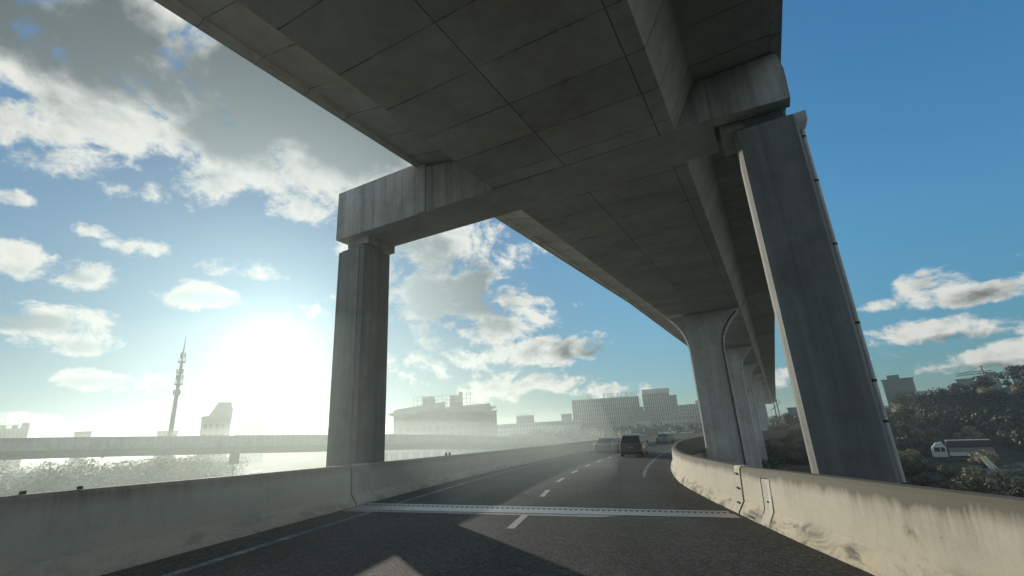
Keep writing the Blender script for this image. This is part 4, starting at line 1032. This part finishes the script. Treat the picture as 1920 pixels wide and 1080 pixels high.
# ------------------------------------------------------------------ vehicles
def make_car(name, paint, L, Wd, H, suv, label, group):
    rt = empty(name, label=label, cat='car', group=group); hw = Wd / 2
    gc = .22 if suv else .17; belt = H * (.60 if suv else .63)
    if suv:
        low = [(-L / 2, gc + .18), (-L / 2 + .04, .62), (-L / 2 + .06, belt), (L * .20, belt), (L * .44, belt - .13), (L / 2, belt - .32), (L / 2 + .02, gc + .2), (L / 2 - .2, gc), (-L / 2 + .15, gc)]
        up = [(-L / 2 + .10, belt - .02), (-L / 2 + .38, H - .08), (-L / 2 + .62, H), (L * .02, H), (L * .08, H - .04), (L * .24, belt - .02)]
    else:
        low = [(-L / 2, gc + .22), (-L / 2 + .02, belt - .02), (-L / 2 + .16, belt + .04), (-L * .27, belt + .02), (L * .22, belt - .02), (L * .44, belt - .14), (L / 2, belt - .32), (L / 2 + .02, gc + .2), (L / 2 - .2, gc), (-L / 2 + .12, gc)]
        up = [(-L * .38, belt), (-L * .20, H - .05), (-L * .08, H), (L * .04, H - .01), (L * .10, H - .05), (L * .27, belt - .03)]
    def sec(prof, xs):  # x across, profile in (y, z)
        return [[(x, y * (1 if abs(y) < L * .3 else 1 - .0), z) for y, z in prof] for x in xs]
    cy = 0; c2 = [(y * .965, z - (.05 if z > belt - .3 else -.03)) for y, z in low]
    mb = MB(); mb.loft([[(-hw, y, z) for y, z in c2], [(-hw + .09, y, z) for y, z in low], [(hw - .09, y, z) for y, z in low], [(hw, y, z) for y, z in c2]])
    tw = hw - (.10 if suv else .12)
    mid = sum(y for y, z in up) / len(up)
    u2 = [((y - mid) * 1.0 + mid, z) for y, z in up]
    def inset(k, z): return k * (z - belt) / (H - belt)
    mb.loft([[(-tw + inset(.17, z), y, z) for y, z in up], [(tw - inset(.17, z), y, z) for y, z in up]])
    body = mb.build('body', paint, rt, bevel=.035, smooth=45)
    # glass: rear, front, sides sit 6 mm proud
    def quad(name, pts, m, parent=rt):
        mb = MB(); n = mb.add(pts); mb.face(range(n, n + len(pts))); return mb.build(name, m, parent, normals=False)
    def along(a, b, f): return a[0] + (b[0] - a[0]) * f, a[1] + (b[1] - a[1]) * f
    r0, r1 = along(up[0], up[1], .10), along(up[0], up[1], .90); f0, f1 = along(up[-1], up[-2], .08), along(up[-1], up[-2], .92)
    def wx(z, e=.07): return tw - inset(.17, z) - e
    quad('rear_window', [(-wx(r0[1]), r0[0] - .012, r0[1] + .012), (wx(r0[1]), r0[0] - .012, r0[1] + .012), (wx(r1[1]), r1[0] - .012, r1[1] + .012), (-wx(r1[1]), r1[0] - .012, r1[1] + .012)], M['carglass'])
    quad('windscreen', [(wx(f0[1]), f0[0] + .012, f0[1] + .012), (-wx(f0[1]), f0[0] + .012, f0[1] + .012), (-wx(f1[1]), f1[0] + .012, f1[1] + .012), (wx(f1[1]), f1[0] + .012, f1[1] + .012)], M['carglass'])
    for sx in (-1, 1):
        ya, yb = up[0][0], up[-1][0]
        for y0, y1, y2, y3 in ((ya + (.30 if suv else .34), -.12, -.10, ya + (.46 if suv else .62)), (-.02, yb - .30, yb - .66, .0)):
            zl, zh = belt + .04, H - .12
            quad('side_window', [(sx * (tw - inset(.17, zl) + .010), y0, zl), (sx * (tw - inset(.17, zl) + .010), y1, zl), (sx * (tw - inset(.17, zh) + .010), y2, zh), (sx * (tw - inset(.17, zh) + .010), y3, zh)], M['carglass'])
        # lamps
        zt = belt - (.02 if suv else .10)
        mb = MB(); mb.box(sx * (hw - .20) if sx > 0 else -hw + .04, hw - .04 if sx > 0 else -(hw - .20), -L / 2 - .012, -L / 2 + .10, zt - (.24 if suv else .14), zt); mb.build('tail_lamp', M['redlamp'], rt, bevel=.02)
        mb = MB(); mb.box(min(sx * (hw - .42), sx * (hw - .10)), max(sx * (hw - .42), sx * (hw - .10)), L / 2 - .12, L / 2 + .015, belt - .40, belt - .28); mb.build('headlamp', M['rim'], rt, bevel=.02)
        mb = MB(); mb.box(min(sx * (hw + .02), sx * (hw + .22)), max(sx * (hw + .02), sx * (hw + .22)), L * .16, L * .16 + .10, belt + .02, belt + .17); mb.build('wing_mirror', paint if not suv else M['trim'], rt, bevel=.03)
        for fy in (-.31, .30):
            rad = .36 if suv else .33; c = Vector((sx * (hw - .10), L * fy, rad))
            mb = MB(); mb.tube([c - Vector((.11, 0, 0)), c + Vector((.11, 0, 0))], rad, 18); wl = mb.build('wheel', M['tyre'], rt, smooth=40)
            mb = MB(); mb.tube([c + Vector((sx * .10, 0, 0)), c + Vector((sx * .118, 0, 0))], rad * .62, 14); mb.build('rim', M['rim'], wl)
    mb = MB(); mb.box(-hw + .10, hw - .10, -L / 2 - .05, -L / 2 + .1, gc + .08, gc + .34); mb.build('rear_bumper', M['trim'] if suv else paint, rt, bevel=.03)
    mb = MB(); mb.box(-.22, .22, -L / 2 - .035 if suv else -L / 2 - .03, -L / 2 + .02, belt - .34 if suv else belt - .30, belt - .21 if suv else belt - .17); mb.build('licence_plate', M['plate'], rt)
    if suv:
        for sx in (-1, 1): MB().tube([(sx * .60, -L * .34, H), (sx * .60, -L * .32, H + .06), (sx * .60, L * .0, H + .06), (sx * .60, L * .03, H)], .02, 6).build('roof_rail', M['rim'], rt)
        MB().prism([(-L / 2 + .22, H - .10), (-L / 2 + .62, H - .02), (-L / 2 + .62, H + .02), (-L / 2 + .24, H - .03)], -.62, .62, 'x').build('roof_spoiler', paint, rt)
    MB().prism([(-L * .10, H - .02), (-L * .10 - .16, H + .09), (-L * .10 - .19, H + .09), (-L * .10 - .20, H - .02)] if not suv else [(-L * .30, H - .02), (-L * .30 - .14, H + .09), (-L * .30 - .18, H + .09), (-L * .30 - .20, H - .02)], -.02, .02, 'x').build('roof_fin', M['trim'], rt)
    return rt
def put_car(o, s, f, yaw=0.):
    p = surf(s, f); x, y, th = axis(s); q = surf(s + 1, f) - surf(s - 1, f)
    e = (edge(s, 1) - edge(s, -1)).normalized()
    yv = q.normalized(); zv = e.cross(yv).normalized(); xv = yv.cross(zv)
    m = Matrix((xv, yv, zv)).transposed().to_4x4() @ Matrix.Rotation(yaw, 4, 'Z'); m.translation = p + zv * .01
    o.matrix_world = m
GC = 'cars driving ahead on the ramp'
suv = make_car('black_car', M['cblack'], 4.7, 1.90, 1.76, True, 'tall black car with roof rails in the middle lane ahead', GC)
sed = make_car('silver_car', M['csilver'], 4.8, 1.82, 1.47, False, 'grey green sedan in the left lane beside the black car', GC)
sed2 = make_car('grey_car', M['cgrey'], 4.7, 1.80, 1.46, False, 'dark grey sedan farthest ahead, entering the bend', GC)
def find_sf(px, py):
    best = None
    for i in range(40, 1000):
        s = i * .1
        for k in range(5, 96):
            f = k / 100; p = surf(s, f); d = p.normalized(); dd = (d - ray(px, py)).length
            if best is None or dd < best[0]: best = (dd, s, f)
    return best[1], best[2]
for o, px, py in ((suv, 1183, 857), (sed, 1130, 850), (sed2, 1240, 832)):
    s, f = find_sf(px, py); put_car(o, s + 2.2, f + .01)
# small traffic in the distance
wc = make_car('white_car', M['cwhite'], 4.5, 1.8, 1.48, False, 'white car glinting on the valley road, left one of two', 'white cars on the valley road')
p = at(477, 884, 150); wc.location = (p.x, p.y, GZ + .55); wc.rotation_euler = (0, 0, R(-62))
c2 = copy_tree(wc); c2['label'] = 'white car glinting on the valley road, right one of two'; p = at(487, 883, 152); c2.location = (p.x, p.y, GZ + .55)
for i, (px, py, r, lb) in enumerate(((1196, 816, 118, 'white van like car roof just behind the black car'), (1252, 807, 150, 'white car beyond the bend, right of the farthest sedan'), (1286, 808, 160, 'white car beyond the bend, near the flared pier'))):
    c2 = copy_tree(wc); c2['label'] = lb; c2['group'] = 'white cars beyond the bend'; p = at(px, py, r); c2.location = (p.x, p.y, max(hill(p.x, p.y), p.z - 1.3)); c2.rotation_euler = (0, 0, R(60))
# mound of the road embankment those cars stand on
emb = ribbon([(8 + 9 * i, 118 + 5.2 * i, -4.6 + .0 * i) for i in range(-2, 16)], 10, 0, 'boulevard', M['asphalt'])
rr = []
for i in range(-2, 16):
    x, y = 8 + 9 * i, 118 + 5.2 * i; n = Vector((5.2, -9, 0)).normalized()
    c = Vector((x, y, 0)); rr.append([c - n * 9 + Vector((0, 0, GZ - .5)), c - n * 5.2 + Vector((0, 0, -4.62)), c + n * 5.2 + Vector((0, 0, -4.62)), c + n * 9 + Vector((0, 0, GZ - .5))])
tag(emb, 'distant boulevard on a low embankment beyond the ramp', kind='structure')
MB().loft(rr, False, False).build('embankment', M['ground'], emb, normals=False)

# white truck in the valley
p = at(1757, 872, 112); tk = empty('flatbed_truck', (p.x, p.y, GZ), R(-38), 'white truck with slatted bed and dark tarpaulin parked among the bushes', 'truck')
tk.location = (p.x, p.y, hill(p.x, p.y))
zoff = p.z - tk.location.z
MB().prism([(-.15, .75), (-.2, 1.5), (.05, 2.45), (.25, 2.6), (1.75, 2.6), (1.85, 2.4), (1.85, .75)], -1.05, 1.05, 'y').build('cab', M['cwhite'], tk, bevel=.06)
MB().prism([(.3, 2.55), (.6, 3.0), (1.5, 3.15), (1.7, 2.6)], -.9, .9, 'y').build('wind_deflector', M['cwhite'], tk, bevel=.04)
for sy in (-1, 1):
    MB().prism([(.18, 1.65), (.28, 2.35), (1.0, 2.35), (1.0, 1.65)], sy * 1.055, sy * 1.062, 'y').build('side_window', M['carglass'], tk)
    MB().prism([(1.12, 1.65), (1.12, 2.35), (1.62, 2.3), (1.62, 1.65)], sy * 1.055, sy * 1.062, 'y').build('side_window', M['carglass'], tk)
    for x in (.75, 4.6, 6.0): MB().tube([(x, sy * .75, .5), (x, sy * 1.02, .5)], .5, 16).build('wheel', M['tyre'], tk, smooth=40)
MB().box(-.05, 7.6, -.5, .5, .55, .85).build('chassis', M['dkmetal'], tk)
MB().box(2.1, 7.6, -1.1, 1.1, .95, 1.5).build('bed', M['cwhite'], tk)
mb = MB()
for i in range(26):
    x = 2.15 + 5.4 * i / 25
    for sy in (-1.08, 1.08): mb.box(x - .035, x + .035, sy - .03, sy + .03, 1.5, 2.2)
mb.build('bed_slats', M['cwhite'], tk)
MB().box(2.1, 7.6, -.95, .95, 1.5, 2.1).build('load', M['tarp'], tk)
MB().prism([(2.0, 2.25), (2.1, 3.35), (7.5, 3.35), (7.65, 2.25)], -1.1, 1.1, 'y').build('tarpaulin', M['tarp'], tk, bevel=.05)
MB().box(2.0, 7.6, -1.12, 1.12, 3.36, 3.42).build('tarpaulin_frame', M['metal'], tk)
if zoff > .4:  # the yard the truck stands in lies a little higher
    tk.location.z = hill(p.x, p.y)
p = at(1866, 880, 92); sb = MB(); sb.prism([(-.4, 0), (.4, .0), (.34, 1.9), (-.24, 2.0)], -.12, .12, 'y')
o = sb.build('leaning_slab', M['slab'], bevel=.03); o.location = (p.x, p.y, hill(p.x, p.y)); o.rotation_euler = (R(-6), R(-24), R(-35)); tag(o, 'pale broken slab leaning upright in the rubble yard right of the truck', 'slab')
mb = MB(); q = random.Random(3)
for _ in range(420):
    a = R(q.uniform(42.5, 52)); r = q.uniform(66, 100); x, y = math.sin(a) * r, math.cos(a) * r; s = q.uniform(.1, .45)
    n0 = len(mb.v); mb.obox((x, y, hill(x, y) + s * .2), s * q.uniform(.6, 2), s, s * q.uniform(.3, .9), q.uniform(0, 3), q.uniform(-.5, .5))
o = mb.build('rubble', M['pier']); tag(o, 'grey rubble scattered over the yard right of the truck', kind='stuff')

# ------------------------------------------------------------------ render settings
SC.view_settings.view_transform = 'Standard'; SC.view_settings.look = 'None'; SC.view_settings.gamma = 1; SC.view_settings.exposure = .3
SC.render.engine = 'CYCLES'; cy = SC.cycles
cy.max_bounces = 5; cy.diffuse_bounces = 4; cy.glossy_bounces = 2; cy.transmission_bounces = 2; cy.volume_bounces = 0; cy.transparent_max_bounces = 4
cy.use_denoising = True; cy.denoiser = 'OPENIMAGEDENOISE'; cy.sample_clamp_indirect = 6.
cy.caustics_reflective = False; cy.caustics_refractive = False
